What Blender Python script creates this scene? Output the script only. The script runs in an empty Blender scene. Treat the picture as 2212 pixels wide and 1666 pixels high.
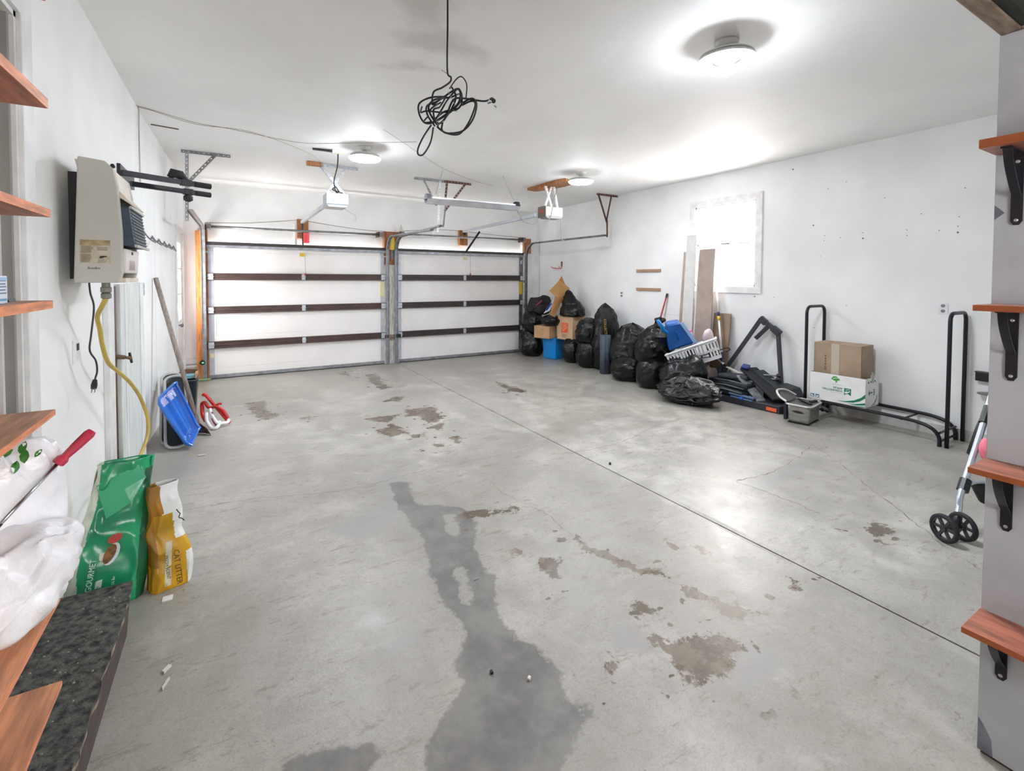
import bpy, bmesh, math, random
import numpy as np
from mathutils import Vector, Matrix, noise
random.seed(7)
C = bpy.context.scene
COL = C.collection

# ---------------------------------------------------------------- camera, world, lights, exposure
cam = bpy.data.cameras.new('camera'); cam_o = bpy.data.objects.new('camera', cam); COL.objects.link(cam_o)
cam.sensor_fit = 'HORIZONTAL'; cam.sensor_width = 36.0
cam.lens = 1021.96 * 36.0 / 2212.0            # 95 degree wide lens
cam.shift_y = -(833.0 - 632.48) / 2212.0      # architectural shift: verticals stay upright
cam.clip_start = 0.03; cam.clip_end = 60
yaw, pitch, roll = 0.5340, 0.02894, 0.0035
fw = Vector((math.sin(yaw)*math.cos(pitch), math.cos(yaw)*math.cos(pitch), -math.sin(pitch)))
rt = Vector((math.cos(yaw), -math.sin(yaw), 0)); up = rt.cross(fw)
r2 = rt*math.cos(roll) + up*math.sin(roll); u2 = up*math.cos(roll) - rt*math.sin(roll)
m3 = Matrix((r2, u2, -fw)).transposed()
cam_o.matrix_world = Matrix.Translation((0, 0, 1.577)) @ m3.to_4x4()
C.camera = cam_o

W = bpy.data.worlds.new('overcast'); C.world = W; W.use_nodes = True
bgn = W.node_tree.nodes['Background']
bgn.inputs[0].default_value = (1.0, 0.965, 0.948, 1); bgn.inputs[1].default_value = 7.5   # bright overcast sky
C.view_settings.view_transform = 'Standard'; C.view_settings.look = 'None'
C.view_settings.gamma = 1.0; C.view_settings.use_curve_mapping = False
C.view_settings.exposure = 1.89
LAMP_STRENGTH = 84.0
C.cycles.use_denoising = True; C.cycles.adaptive_threshold = 0.02
C.cycles.max_bounces = 10; C.cycles.diffuse_bounces = 7; C.cycles.glossy_bounces = 4
C.cycles.transmission_bounces = 6; C.cycles.caustics_reflective = False; C.cycles.caustics_refractive = False
C.cycles.sample_clamp_indirect = 8.0

def portal(name, loc, rot, sx, sy):
    l = bpy.data.lights.new(name, 'AREA'); l.shape = 'RECTANGLE'; l.size = sx; l.size_y = sy
    l.cycles.is_portal = True
    o = bpy.data.objects.new(name, l); o.location = loc; o.rotation_euler = rot; COL.objects.link(o)
portal('daylight_portal', (5.90, 4.12, 2.07), (0, math.pi/2, 0), 1.1, 0.85)
portal('daylight_portal', (-0.70, 8.14, 1.52), (0, -math.pi/2, 0), 1.1, 0.44)
portal('daylight_portal', (0.55, -1.76, 1.75), (-math.pi/2, 0, 0), 1.1, 0.9)   # unseen window behind the photographer, added to light the near end

# ---------------------------------------------------------------- helpers
S = 0.0125
def fz(y): return S*(8.65 - y)                 # the slab falls towards the garage doors
H = 3.05; XR = 5.85; XL = -0.69; YB = 8.78; YF = -1.7

def lin(c):
    c = c/255.0
    return c/12.92 if c <= 0.04045 else ((c+0.055)/1.055)**2.4
def rgb(c, a=1): return (lin(c[0]), lin(c[1]), lin(c[2]), a)

MATS = {}
def mat(name, col, rough=0.5, metal=0.0, var=0.0, scale=6.0, bump=0.0, bscale=60.0, stretch=(1,1,1), coat=0.0, alpha=1.0, trans=0.0, dark=None, emit=0.0, spec=0.5, sheen=0.0, distort=0.0):
    if name in MATS: return MATS[name]
    m = bpy.data.materials.new(name); m.use_nodes = True; nt = m.node_tree; N = nt.nodes; L = nt.links
    p = N['Principled BSDF']
    p.inputs['Roughness'].default_value = rough; p.inputs['Metallic'].default_value = metal
    p.inputs['Specular IOR Level'].default_value = spec
    if coat: p.inputs['Coat Weight'].default_value = coat; p.inputs['Coat Roughness'].default_value = 0.15
    if sheen: p.inputs['Sheen Weight'].default_value = sheen
    if trans: p.inputs['Transmission Weight'].default_value = trans
    p.inputs['Alpha'].default_value = alpha
    tc = N.new('ShaderNodeTexCoord'); mp = N.new('ShaderNodeMapping'); mp.inputs['Scale'].default_value = stretch
    L.new(tc.outputs['Object'], mp.inputs['Vector'])
    nz = N.new('ShaderNodeTexNoise'); nz.inputs['Scale'].default_value = scale; nz.inputs['Detail'].default_value = 5
    L.new(mp.outputs[0], nz.inputs['Vector'])
    rmp = N.new('ShaderNodeValToRGB')
    d = dark if dark else tuple(max(0, c*(1-var)) for c in col); b = tuple(min(255, c*(1+var*0.4)) for c in col)
    rmp.color_ramp.elements[0].color = rgb(d); rmp.color_ramp.elements[1].color = rgb(b if not dark else col)
    rmp.color_ramp.elements[0].position = 0.34; rmp.color_ramp.elements[1].position = 0.64
    L.new(nz.outputs[0], rmp.inputs[0]); L.new(rmp.outputs[0], p.inputs['Base Color'])
    if bump:
        n2 = N.new('ShaderNodeTexNoise'); n2.inputs['Scale'].default_value = bscale; n2.inputs['Detail'].default_value = 4; n2.inputs['Distortion'].default_value = distort
        L.new(mp.outputs[0], n2.inputs['Vector'])
        bp = N.new('ShaderNodeBump'); bp.inputs['Strength'].default_value = bump; bp.inputs['Distance'].default_value = 0.01
        L.new(n2.outputs[0], bp.inputs['Height']); L.new(bp.outputs[0], p.inputs['Normal'])
    if emit:
        p.inputs['Emission Color'].default_value = rgb(col); p.inputs['Emission Strength'].default_value = emit
    MATS[name] = m
    return m

WL = {}                                        # world position of every built object
class MB:
    def __init__(s): s.v = []; s.f = []; s.mi = []; s.cur = 0
    def add(s, vs, fs):
        o = len(s.v); s.v += [tuple(v) for v in vs]; s.f += [tuple(i+o for i in f) for f in fs]; s.mi += [s.cur]*len(fs)
        return s
    def hexa(s, p):
        return s.add(p, [(0,3,2,1),(4,5,6,7),(0,1,5,4),(1,2,6,5),(2,3,7,6),(3,0,4,7)])
    def box(s, x0, x1, y0, y1, z0, z1, M=None):
        p = [(x0,y0,z0),(x1,y0,z0),(x1,y1,z0),(x0,y1,z0),(x0,y0,z1),(x1,y0,z1),(x1,y1,z1),(x0,y1,z1)]
        if M is not None: p = [M @ Vector(q) for q in p]
        return s.hexa(p)
    def bar(s, a, b, w, h, up=(0,0,1)):        # rectangular bar from a to b
        a = Vector(a); b = Vector(b); t = (b-a).normalized(); n = Vector(up)
        if abs(t.dot(n)) > 0.98: n = Vector((0,1,0))
        x = t.cross(n).normalized()*w/2; y = x.cross(t).normalized()*h/2
        return s.hexa([a-x-y, a+x-y, b+x-y, b-x-y, a-x+y, a+x+y, b+x+y, b-x+y])
    def tube(s, path, r, n=8, cap=True, closed=False):
        P = [Vector(p) for p in path]; k = len(P)
        R = r if isinstance(r, (list, tuple)) else [r]*k
        vs = []; prev = None
        for i, p in enumerate(P):
            a = P[(i-1) % k] if (closed or i > 0) else P[i]; b = P[(i+1) % k] if (closed or i < k-1) else P[i]
            t = (b-a)
            if t.length < 1e-9: t = Vector((0,0,1))
            t.normalize()
            if prev is None:
                q = Vector((0,0,1)) if abs(t.z) < 0.9 else Vector((1,0,0)); u = t.cross(q).normalized()
            else:
                u = prev - t*prev.dot(t)
                if u.length < 1e-6: u = t.orthogonal()
                u.normalize()
            prev = u; w = t.cross(u)
            for j in range(n):
                an = 2*math.pi*j/n; vs.append(p + (u*math.cos(an) + w*math.sin(an))*R[i])
        fs = []
        for i in range(k if closed else k-1):
            i2 = (i+1) % k
            for j in range(n): fs.append((i*n+j, i*n+(j+1) % n, i2*n+(j+1) % n, i2*n+j))
        if cap and not closed:
            fs.append(tuple(range(n-1, -1, -1))); fs.append(tuple((k-1)*n+j for j in range(n)))
        return s.add(vs, fs)
    def sweep(s, path, prof, side):            # profile (a along side, b along normal) swept on a path
        P = [Vector(p) for p in path]; sd = Vector(side).normalized(); k = len(P); n = len(prof); vs = []
        for i, p in enumerate(P):
            t = (P[min(i+1, k-1)] - P[max(i-1, 0)]).normalized(); nr = sd.cross(t).normalized()
            vs += [p + sd*a + nr*b for a, b in prof]
        fs = [(i*n+j, i*n+(j+1) % n, (i+1)*n+(j+1) % n, (i+1)*n+j) for i in range(k-1) for j in range(n)]
        fs.append(tuple(range(n-1, -1, -1))); fs.append(tuple((k-1)*n+j for j in range(n)))
        return s.add(vs, fs)
    def lathe(s, prof, c=(0,0,0), n=24, M=None, cap=True):
        vs = []; k = len(prof)
        for r, z in prof:
            for j in range(n):
                a = 2*math.pi*j/n; q = Vector((r*math.cos(a), r*math.sin(a), z))
                if M is not None: q = M @ q
                vs.append(q + Vector(c))
        fs = [(i*n+j, i*n+(j+1) % n, (i+1)*n+(j+1) % n, (i+1)*n+j) for i in range(k-1) for j in range(n)]
        if cap: fs.append(tuple(range(n-1, -1, -1))); fs.append(tuple((k-1)*n+j for j in range(n)))
        return s.add(vs, fs)
    def grid(s, nu, nv, fn, closeu=False):
        vs = [fn(i/(nu if closeu else nu-1), j/(nv-1)) for j in range(nv) for i in range(nu)]
        fs = []
        for j in range(nv-1):
            for i in range(nu if closeu else nu-1):
                i2 = (i+1) % nu; fs.append((j*nu+i, j*nu+i2, (j+1)*nu+i2, (j+1)*nu+i))
        return s.add(vs, fs)
    def prism(s, poly, o, u, v, d):            # 2-D polygon in the frame o,u,v pushed along d
        o = Vector(o); u = Vector(u); v = Vector(v); d = Vector(d); n = len(poly)
        a = [o + u*x + v*y for x, y in poly]
        fs = [tuple(range(n-1, -1, -1)), tuple(range(n, 2*n))] + [(i, (i+1) % n, n+(i+1) % n, n+i) for i in range(n)]
        return s.add(a + [q + d for q in a], fs)
    def build(s, name, m, parent=None, smooth=False, bevel=0.0, solid=0.0, subd=0, loc=None, mats=None):
        me = bpy.data.meshes.new(name)
        if parent is not None: base = Vector(WL[parent.name])
        elif loc is not None: base = Vector(loc)
        else:
            xs = [v[0] for v in s.v]; ys = [v[1] for v in s.v]; zs = [v[2] for v in s.v]
            base = Vector(((min(xs)+max(xs))/2, (min(ys)+max(ys))/2, min(zs)))
        me.from_pydata([(v[0]-base.x, v[1]-base.y, v[2]-base.z) for v in s.v], [], s.f)
        bm = bmesh.new(); bm.from_mesh(me); bmesh.ops.recalc_face_normals(bm, faces=bm.faces); bm.to_mesh(me); bm.free()
        for q in (mats or [m]): me.materials.append(q)
        if mats: me.polygons.foreach_set('material_index', s.mi)
        if smooth: me.polygons.foreach_set('use_smooth', [True]*len(me.polygons))
        o = bpy.data.objects.new(name, me); COL.objects.link(o)
        if parent is not None: o.parent = parent
        else: o.location = base
        WL[o.name] = base
        if solid:
            md = o.modifiers.new('solid', 'SOLIDIFY'); md.thickness = solid; md.offset = 0
        if subd:
            md = o.modifiers.new('sub', 'SUBSURF'); md.levels = subd; md.render_levels = subd
        if bevel:
            md = o.modifiers.new('bev', 'BEVEL'); md.width = bevel; md.segments = 2; md.limit_method = 'ANGLE'; md.angle_limit = 0.6
        return o

def tag(o, label, cat, group=None):
    o['label'] = label; o['category'] = cat
    if group: o['group'] = group
    return o
def struct(o): o['kind'] = 'structure'; return o
def thing(name, label, cat, loc=(0,0,0), group=None):
    o = bpy.data.objects.new(name, None); o.empty_display_size = 0.05; COL.objects.link(o); o.location = loc
    WL[o.name] = Vector(loc); return tag(o, label, cat, group)
def dup(root, loc, label=None, group=None):
    r = root.copy(); COL.objects.link(r); r.location = loc; WL[r.name] = Vector(loc)
    if label: r['label'] = label
    if group: r['group'] = group
    for ch in list(root.children):
        c = ch.copy(); COL.objects.link(c); c.parent = r; WL[c.name] = WL[r.name]
        for g in list(ch.children):
            d = g.copy(); COL.objects.link(d); d.parent = c; WL[d.name] = WL[r.name]
    return r
def text(body, o, xd, yd, size, m, parent, name='lettering', align='LEFT', ext=0.0004, sx=1.0):
    cu = bpy.data.curves.new(name, 'FONT'); cu.body = body; cu.size = size; cu.extrude = ext; cu.align_x = align; cu.resolution_u = 2
    cu.materials.append(m)
    tmp = bpy.data.objects.new('tmp', cu); COL.objects.link(tmp); bpy.context.view_layer.update()
    me = bpy.data.meshes.new_from_object(tmp.evaluated_get(bpy.context.evaluated_depsgraph_get()))
    bpy.data.objects.remove(tmp); bpy.data.curves.remove(cu); me.name = name
    if not me.materials: me.materials.append(m)
    t = bpy.data.objects.new(name, me); COL.objects.link(t); t.parent = parent
    x = Vector(xd).normalized(); z = x.cross(Vector(yd)).normalized(); y = z.cross(x)
    M = Matrix((x*sx, y, z)).transposed().to_4x4(); M.translation = Vector(o) - WL[parent.name]
    t.matrix_local = M; WL[t.name] = Vector(o)
    return t
def curve_pts(pts, n=8):                       # Catmull-Rom through points
    P = [Vector(p) for p in pts]; out = []
    for i in range(len(P)-1):
        a = P[max(i-1, 0)]; b = P[i]; c = P[i+1]; d = P[min(i+2, len(P)-1)]
        for j in range(n):
            t = j/n
            out.append(0.5*((2*b) + (c-a)*t + (2*a-5*b+4*c-d)*t*t + (3*b-a-3*c+d)*t**3))
    out.append(P[-1]); return out

# ---------------------------------------------------------------- materials
M_wall = mat('white_wall_paint', (243,244,244), 0.6, var=0.035, scale=1.3, bump=0.06, bscale=90)
M_white = mat('white_trim_paint', (232,233,233), 0.45, var=0.06, scale=5, bump=0.05, bscale=40)
M_greywall = mat('grey_wall_paint', (176,180,186), 0.6, var=0.06, scale=4, bump=0.05, bscale=120)
M_conc = mat('bare_concrete', (186,183,176), 0.85, var=0.16, scale=7, bump=0.25, bscale=50)
M_door = mat('white_steel_door', (245,243,242), 0.5, var=0.02, scale=2)
M_brown = mat('bronze_strut', (86,68,64), 0.45, metal=0.2, var=0.12, scale=5)
M_dark = mat('dark_strut', (66,60,60), 0.5, metal=0.3, var=0.1)
M_galv = mat('galvanised_steel', (158,161,166), 0.42, metal=0.55, var=0.14, scale=12)
M_galvl = mat('pale_galvanised_stile', (200,206,214), 0.45, metal=0.35, var=0.06, scale=9)
M_steel = mat('grey_steel', (140,140,142), 0.4, metal=0.8, var=0.15, scale=10)
M_rust = mat('rusty_brown_steel', (98,66,54), 0.6, metal=0.3, var=0.25, scale=20)
M_black = mat('black_plastic', (26,27,30), 0.42, var=0.12, scale=8)
M_blackm = mat('black_painted_steel', (30,30,38), 0.35, metal=0.2, var=0.12, scale=8)
M_rubber = mat('black_rubber', (34,36,38), 0.7, var=0.1)
M_orange = mat('orange_pine', (196,128,74), 0.55, var=0.2, scale=6, stretch=(9,9,1), bump=0.1, bscale=30)
M_pine = mat('brown_pine', (165,108,62), 0.55, var=0.25, scale=6, stretch=(9,9,1), bump=0.1, bscale=30)
M_shelf = mat('red_brown_shelf_wood', (190,124,94), 0.5, var=0.22, scale=5, stretch=(9,1,9), bump=0.08, bscale=30)
M_shelfe = mat('orange_shelf_edge', (232,148,104), 0.5, var=0.18, scale=7, stretch=(4,1.5,9))
M_shelfr = mat('dark_stained_shelf_wood', (168,104,84), 0.4, var=0.2, scale=5, stretch=(9,2,9))
M_card = mat('brown_cardboard', (196,158,118), 0.8, var=0.07, scale=4, bump=0.05, bscale=120)
M_card2 = mat('grey_brown_cardboard', (170,148,126), 0.8, var=0.08, scale=4, bump=0.05, bscale=120)
M_bag = mat('black_bin_liner', (14,15,17), 0.20, var=0.2, scale=6, bump=0.5, bscale=26, stretch=(1,1,0.5), spec=0.38, distort=1.6)
M_bagshine = mat('shiny_black_bin_liner', (10,10,11), 0.09, var=0.2, scale=8, bump=0.45, bscale=34, spec=0.5, distort=2.0)
M_fabric = mat('black_nylon_fabric', (32,35,40), 0.75, var=0.25, scale=14, bump=0.3, bscale=40)
M_blue = mat('blue_plastic', (22,92,170), 0.3, var=0.1, scale=4)
M_bluetub = mat('bright_blue_plastic', (10,136,214), 0.4, var=0.05, scale=4)
M_white_pl = mat('white_plastic', (236,236,238), 0.35, var=0.03)
M_ink = mat('dark_print', (60,52,46), 0.7)
M_lamp = mat('lamp_diffuser', (240,246,255), 0.5, emit=LAMP_STRENGTH)
M_lamp2 = mat('lamp_diffuser_mid', (240,246,255), 0.5, emit=LAMP_STRENGTH*0.85)
M_lamp3 = mat('lamp_diffuser_dim', (240,246,255), 0.5, emit=LAMP_STRENGTH*0.40)
M_glass = mat('window_glass', (250,252,252), 0.02, alpha=0.12, spec=0.5)
M_yellow = mat('yellow_plastic', (226,190,60), 0.4, var=0.06)
M_red = mat('red_plastic', (206,44,48), 0.35, var=0.1)

# stain and crack outlines on the slab, in metres
DAMP=[[(0.72,1.64),(0.72,1.54),(0.60,1.46),(0.53,1.41),(0.48,1.29),(0.81,1.09),(0.91,1.17),(1.05,1.22),(1.04,1.27),(1.00,1.30),(1.05,1.43),(1.05,1.54),(1.00,1.66),(1.00,1.83),(1.11,2.04),(1.10,2.14),(1.15,2.35),(1.28,2.58),(1.29,2.81),(1.04,3.00),(1.11,3.35),(0.99,3.47),(0.92,3.00),(0.93,2.54),(0.86,2.30),(0.82,2.05),(0.83,1.84),(0.80,1.73)],
 [(0.10,1.51),(0.11,1.58),(0.18,1.56),(0.29,1.54),(0.36,1.49),(0.38,1.43),(0.33,1.38)]]
FAINT=[[(1.65,1.08),(1.78,1.14),(1.84,1.08),(1.82,0.98),(1.72,0.97),(1.58,1.02)],
 [(1.35,1.49),(1.47,1.45),(1.49,1.33),(1.44,1.26),(1.31,1.39)],
 [(0.92,3.00),(1.13,3.48),(1.05,3.69),(0.88,3.58),(0.91,3.20),(0.65,3.02),(0.46,3.00),(0.49,2.86),(0.65,2.74),(0.84,2.84)],
 [(0.53,1.87),(0.65,1.88),(0.67,1.83),(0.55,1.82),(0.51,1.83)],
 [(4.18,2.16),(4.29,2.03),(3.13,1.91),(3.16,2.07)]]
OIL=[[(1.48,1.34),(1.58,1.29),(1.65,1.28),(1.76,1.23),(1.75,1.13),(1.65,1.08),(1.55,1.09),(1.46,1.12),(1.43,1.21),(1.46,1.28)],
 [(1.75,5.36),(2.10,5.38),(2.02,5.09),(2.00,4.77),(1.76,4.71),(1.77,5.01),(1.66,5.08)],
 [(1.20,5.25),(1.45,5.25),(1.66,5.23),(1.40,4.99),(1.26,5.11)],
 [(1.24,4.75),(1.45,4.90),(1.48,4.52),(1.28,4.47)],
 [(1.45,4.45),(1.63,4.43),(1.62,4.32),(1.44,4.33)],
 [(1.71,4.56),(1.93,4.67),(1.78,4.42)],
 [(1.55,4.04),(1.65,4.04),(1.59,3.97)],
 [(1.78,4.16),(1.86,4.16),(1.82,4.00),(1.77,4.00)],
 [(1.59,5.87),(1.79,6.06),(1.94,6.06),(1.77,5.79)],
 [(1.85,7.79),(2.01,7.83),(1.91,6.92),(1.94,6.61),(1.75,6.59),(1.78,7.20)],
 [(1.46,8.12),(1.64,8.26),(1.59,7.86)],
 [(0.12,6.73),(0.35,6.73),(0.31,6.24),(0.47,5.80),(0.29,5.78),(0.18,6.08)],
 [(0.57,5.68),(0.74,5.66),(0.69,5.54)],
 [(1.26,2.74),(1.44,2.69),(1.59,2.63),(1.58,2.58),(1.41,2.64),(1.23,2.66)],
 [(1.86,1.50),(1.92,1.39),(1.99,1.31),(1.98,1.23),(1.91,1.24),(1.89,1.30),(1.86,1.40)],
 [(1.57,1.54),(1.61,1.54),(1.59,1.46),(1.53,1.46),(1.52,1.50)],
 [(1.69,2.12),(1.70,2.03),(1.77,1.88),(1.82,1.70),(1.86,1.63),(1.82,1.61),(1.77,1.68),(1.71,1.85),(1.66,2.01)],
 [(3.23,1.34),(3.40,1.34),(3.37,1.23),(3.20,1.25)],
 [(1.28,1.41),(1.30,1.40),(1.21,1.31),(1.19,1.32)],
 [(3.40,6.17),(3.45,5.77),(3.47,5.41),(3.29,5.39),(3.27,5.80)],
 [(2.39,1.27),(2.42,1.23),(2.33,1.23)],
 [(2.21,1.69),(2.24,1.62),(2.19,1.60)],
 [(1.42,2.06),(1.46,2.01),(1.38,1.88),(1.34,1.88),(1.36,1.97)]]
CRACK=[[(-0.32,3.71),(0.12,3.65),(0.53,3.51),(0.82,3.47),(1.18,3.52),(1.55,3.52),(1.92,3.53),(2.48,3.62),(2.59,3.67)],
 [(4.72,3.06),(4.51,2.27),(3.84,1.49),(3.44,1.04),(3.26,0.80)],
 [(3.20,2.14),(3.76,2.11),(4.51,2.27)],
 [(3.20,2.14),(3.22,1.77),(3.20,1.56)],
 [(1.56,2.61),(1.70,2.54),(1.69,2.12)],
 [(3.21,7.98),(3.40,6.17)],
 [(1.64,3.08),(1.62,2.86),(1.67,2.67),(1.74,2.55)],
 [(4.38,3.44),(3.77,3.41),(3.00,3.21),(2.29,3.29)]]
CEILSPOT=[[(0.86,2.83),(1.09,2.63),(1.45,2.80),(1.46,2.93),(1.21,2.93),(0.94,2.95)],
 [(0.92,3.30),(1.11,3.14),(1.26,3.17),(1.02,3.32)],
 [(0.63,2.32),(0.93,2.14),(1.09,2.63),(0.93,2.67)]]
CEILSEAM=[[(2.19,4.54),(2.15,3.12),(2.10,2.28)],
 [(3.43,2.35),(4.32,2.29),(5.26,2.27)],
 [(2.26,4.91),(2.17,3.73),(2.13,2.74)]]
DRY=[[(1.00,2.27),(1.01,2.19),(0.96,1.97),(0.90,1.90),(0.90,1.96),(0.95,2.13)],
 [(1.13,2.77),(1.22,2.76),(1.16,2.58),(1.09,2.46),(1.08,2.57)]]

# ---------------------------------------------------------------- setting: floor
def sdf(px, py, poly):                         # signed distance, positive inside
    d = np.full(px.shape, 1e9); ins = np.zeros(px.shape, bool); n = len(poly)
    for i in range(n):
        ax, ay = poly[i]; bx, by = poly[(i+1) % n]; ex, ey = bx-ax, by-ay
        t = np.clip(((px-ax)*ex + (py-ay)*ey)/max(ex*ex+ey*ey, 1e-9), 0, 1)
        d = np.minimum(d, np.hypot(px-ax-t*ex, py-ay-t*ey))
        if ay != by:
            c = (ay > py) != (by > py); ins ^= c & (px < (bx-ax)*(py-ay)/(by-ay) + ax)
    return np.where(ins, d, -d)
def field(px, py, polys):
    r = np.full(px.shape, -0.3)
    for q in polys: r = np.maximum(r, sdf(px, py, q))
    return np.clip(r, -0.3, 0.3)
def linefield(px, py, lines):
    d = np.full(px.shape, 1.0)
    for l in lines:
        for (ax, ay), (bx, by) in zip(l[:-1], l[1:]):
            ex, ey = bx-ax, by-ay
            t = np.clip(((px-ax)*ex + (py-ay)*ey)/max(ex*ex+ey*ey, 1e-9), 0, 1)
            d = np.minimum(d, np.hypot(px-ax-t*ex, py-ay-t*ey))
    return d
def put(o, name, arr):
    a = o.data.attributes.new(name, 'FLOAT', 'POINT'); a.data.foreach_set('value', arr.astype(np.float32))

def nodes(m):
    m.use_nodes = True; nt = m.node_tree; return nt.nodes, nt.links, nt.nodes['Principled BSDF']
def nnoise(N, L, vec, scale, detail=6, rough=0.55):
    n = N.new('ShaderNodeTexNoise'); n.inputs['Scale'].default_value = scale; n.inputs['Detail'].default_value = detail
    n.inputs['Roughness'].default_value = rough; L.new(vec, n.inputs['Vector']); return n.outputs[0]
def nramp(N, L, v, a, b, c0=0.0, c1=1.0, smooth=True):
    r = N.new('ShaderNodeMapRange'); r.interpolation_type = 'SMOOTHSTEP' if smooth else 'LINEAR'
    for i, q in zip((1,2,3,4), (a,b,c0,c1)): r.inputs[i].default_value = q
    L.new(v, r.inputs[0]); return r.outputs[0]
def nmath(N, L, op, a, b):
    n = N.new('ShaderNodeMath'); n.operation = op
    for i, q in enumerate((a, b)):
        if isinstance(q, (int, float)): n.inputs[i].default_value = q
        else: L.new(q, n.inputs[i])
    return n.outputs[0]
def nmix(N, L, f, a, b):
    n = N.new('ShaderNodeMix'); n.data_type = 'RGBA'
    if isinstance(f, (int, float)): n.inputs[0].default_value = f
    else: L.new(f, n.inputs[0])
    for i, q in ((6, a), (7, b)):
        if isinstance(q, tuple): n.inputs[i].default_value = q
        else: L.new(q, n.inputs[i])
    return n.outputs[2]
def nattr(N, name):
    a = N.new('ShaderNodeAttribute'); a.attribute_name = name; return a.outputs['Fac']

M_floor = bpy.data.materials.new('stained_concrete_slab')
N, L, P = nodes(M_floor)
tc = N.new('ShaderNodeTexCoord').outputs['Object']
big = nnoise(N, L, tc, 0.9, 6, 0.6); mid = nnoise(N, L, tc, 4.5, 8, 0.65); fine = nnoise(N, L, tc, 38, 6, 0.7)
base = nmix(N, L, nramp(N, L, big, 0.32, 0.7), rgb((155,152,144)), rgb((187,184,176)))
base = nmix(N, L, nramp(N, L, mid, 0.35, 0.62), nmix(N, L, 0.6, base, rgb((146,143,135))), base)
base = nmix(N, L, nramp(N, L, fine, 0.50, 0.72, 0, 0.45), base, rgb((132,127,118)))
base = nmix(N, L, nramp(N, L, nnoise(N, L, tc, 150, 3, 0.6), 0.40, 0.70, 0, 0.30), base, rgb((120,116,108)))
mpx = N.new('ShaderNodeMapping'); mpx.inputs['Scale'].default_value = (1.0, 3.2, 1); mpx.inputs['Rotation'].default_value = (0,0,0.5); L.new(tc, mpx.inputs['Vector'])
scr = nnoise(N, L, mpx.outputs[0], 7, 8, 0.75)
base = nmix(N, L, nramp(N, L, scr, 0.55, 0.66, 0, 0.6), base, rgb((126,117,102)))
spk = nnoise(N, L, tc, 17, 8, 0.8)
base = nmix(N, L, nramp(N, L, spk, 0.60, 0.67, 0, 0.7), base, rgb((108,99,86)))
base = nmix(N, L, nramp(N, L, nnoise(N, L, tc, 2.2, 7, 0.7), 0.56, 0.68, 0, 0.2), base, rgb((216,214,208)))          # scuffs and dirt
edge = nmath(N, L, 'MULTIPLY', nmath(N, L, 'SUBTRACT', nnoise(N, L, tc, 9, 7, 0.7), 0.5), 0.16)
edge2 = nmath(N, L, 'MULTIPLY', nmath(N, L, 'SUBTRACT', nnoise(N, L, tc, 8, 8, 0.72), 0.5), 0.34)
fa = nramp(N, L, nmath(N, L, 'ADD', nattr(N, 'faint'), edge), -0.02, 0.03, 0, 0.75)
base = nmix(N, L, fa, base, rgb((150,148,145)))
da = nramp(N, L, nmath(N, L, 'ADD', nattr(N, 'damp'), edge), -0.012, 0.012, 0, 0.92)
damp_col = nmix(N, L, nramp(N, L, mid, 0.35, 0.65), rgb((98,97,95)), rgb((128,126,122)))
base = nmix(N, L, da, base, damp_col)
oi = nramp(N, L, nmath(N, L, 'ADD', nattr(N, 'oil'), edge2), -0.008, 0.010, 0, 1)
drop = nmath(N, L, 'MULTIPLY', nramp(N, L, nnoise(N, L, tc, 11, 2, 0.5), 0.665, 0.685), nramp(N, L, nattr(N, 'oil'), -0.24, -0.12))
oi = nmath(N, L, 'MAXIMUM', oi, drop)
oi = nmath(N, L, 'MULTIPLY', oi, nramp(N, L, fine, 0.25, 0.5, 0.65, 0.95))
base = nmix(N, L, oi, base, nmix(N, L, nramp(N, L, mid, 0.35, 0.65), rgb((84,72,58)), rgb((120,109,94))))
L.new(base, P.inputs['Base Color'])
ro = nramp(N, L, mid, 0.3, 0.7, 0.30, 0.46); ro = nmath(N, L, 'SUBTRACT', ro, nmath(N, L, 'MULTIPLY', oi, 0.12))
ro = nmath(N, L, 'ADD', ro, nmath(N, L, 'MULTIPLY', da, 0.12)); L.new(ro, P.inputs['Roughness'])
bp = N.new('ShaderNodeBump'); bp.inputs['Strength'].default_value = 0.16; bp.inputs['Distance'].default_value = 0.012
L.new(nmath(N, L, 'ADD', mid, nmath(N, L, 'MULTIPLY', fine, 0.5)), bp.inputs['Height']); L.new(bp.outputs[0], P.inputs['Normal'])

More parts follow.
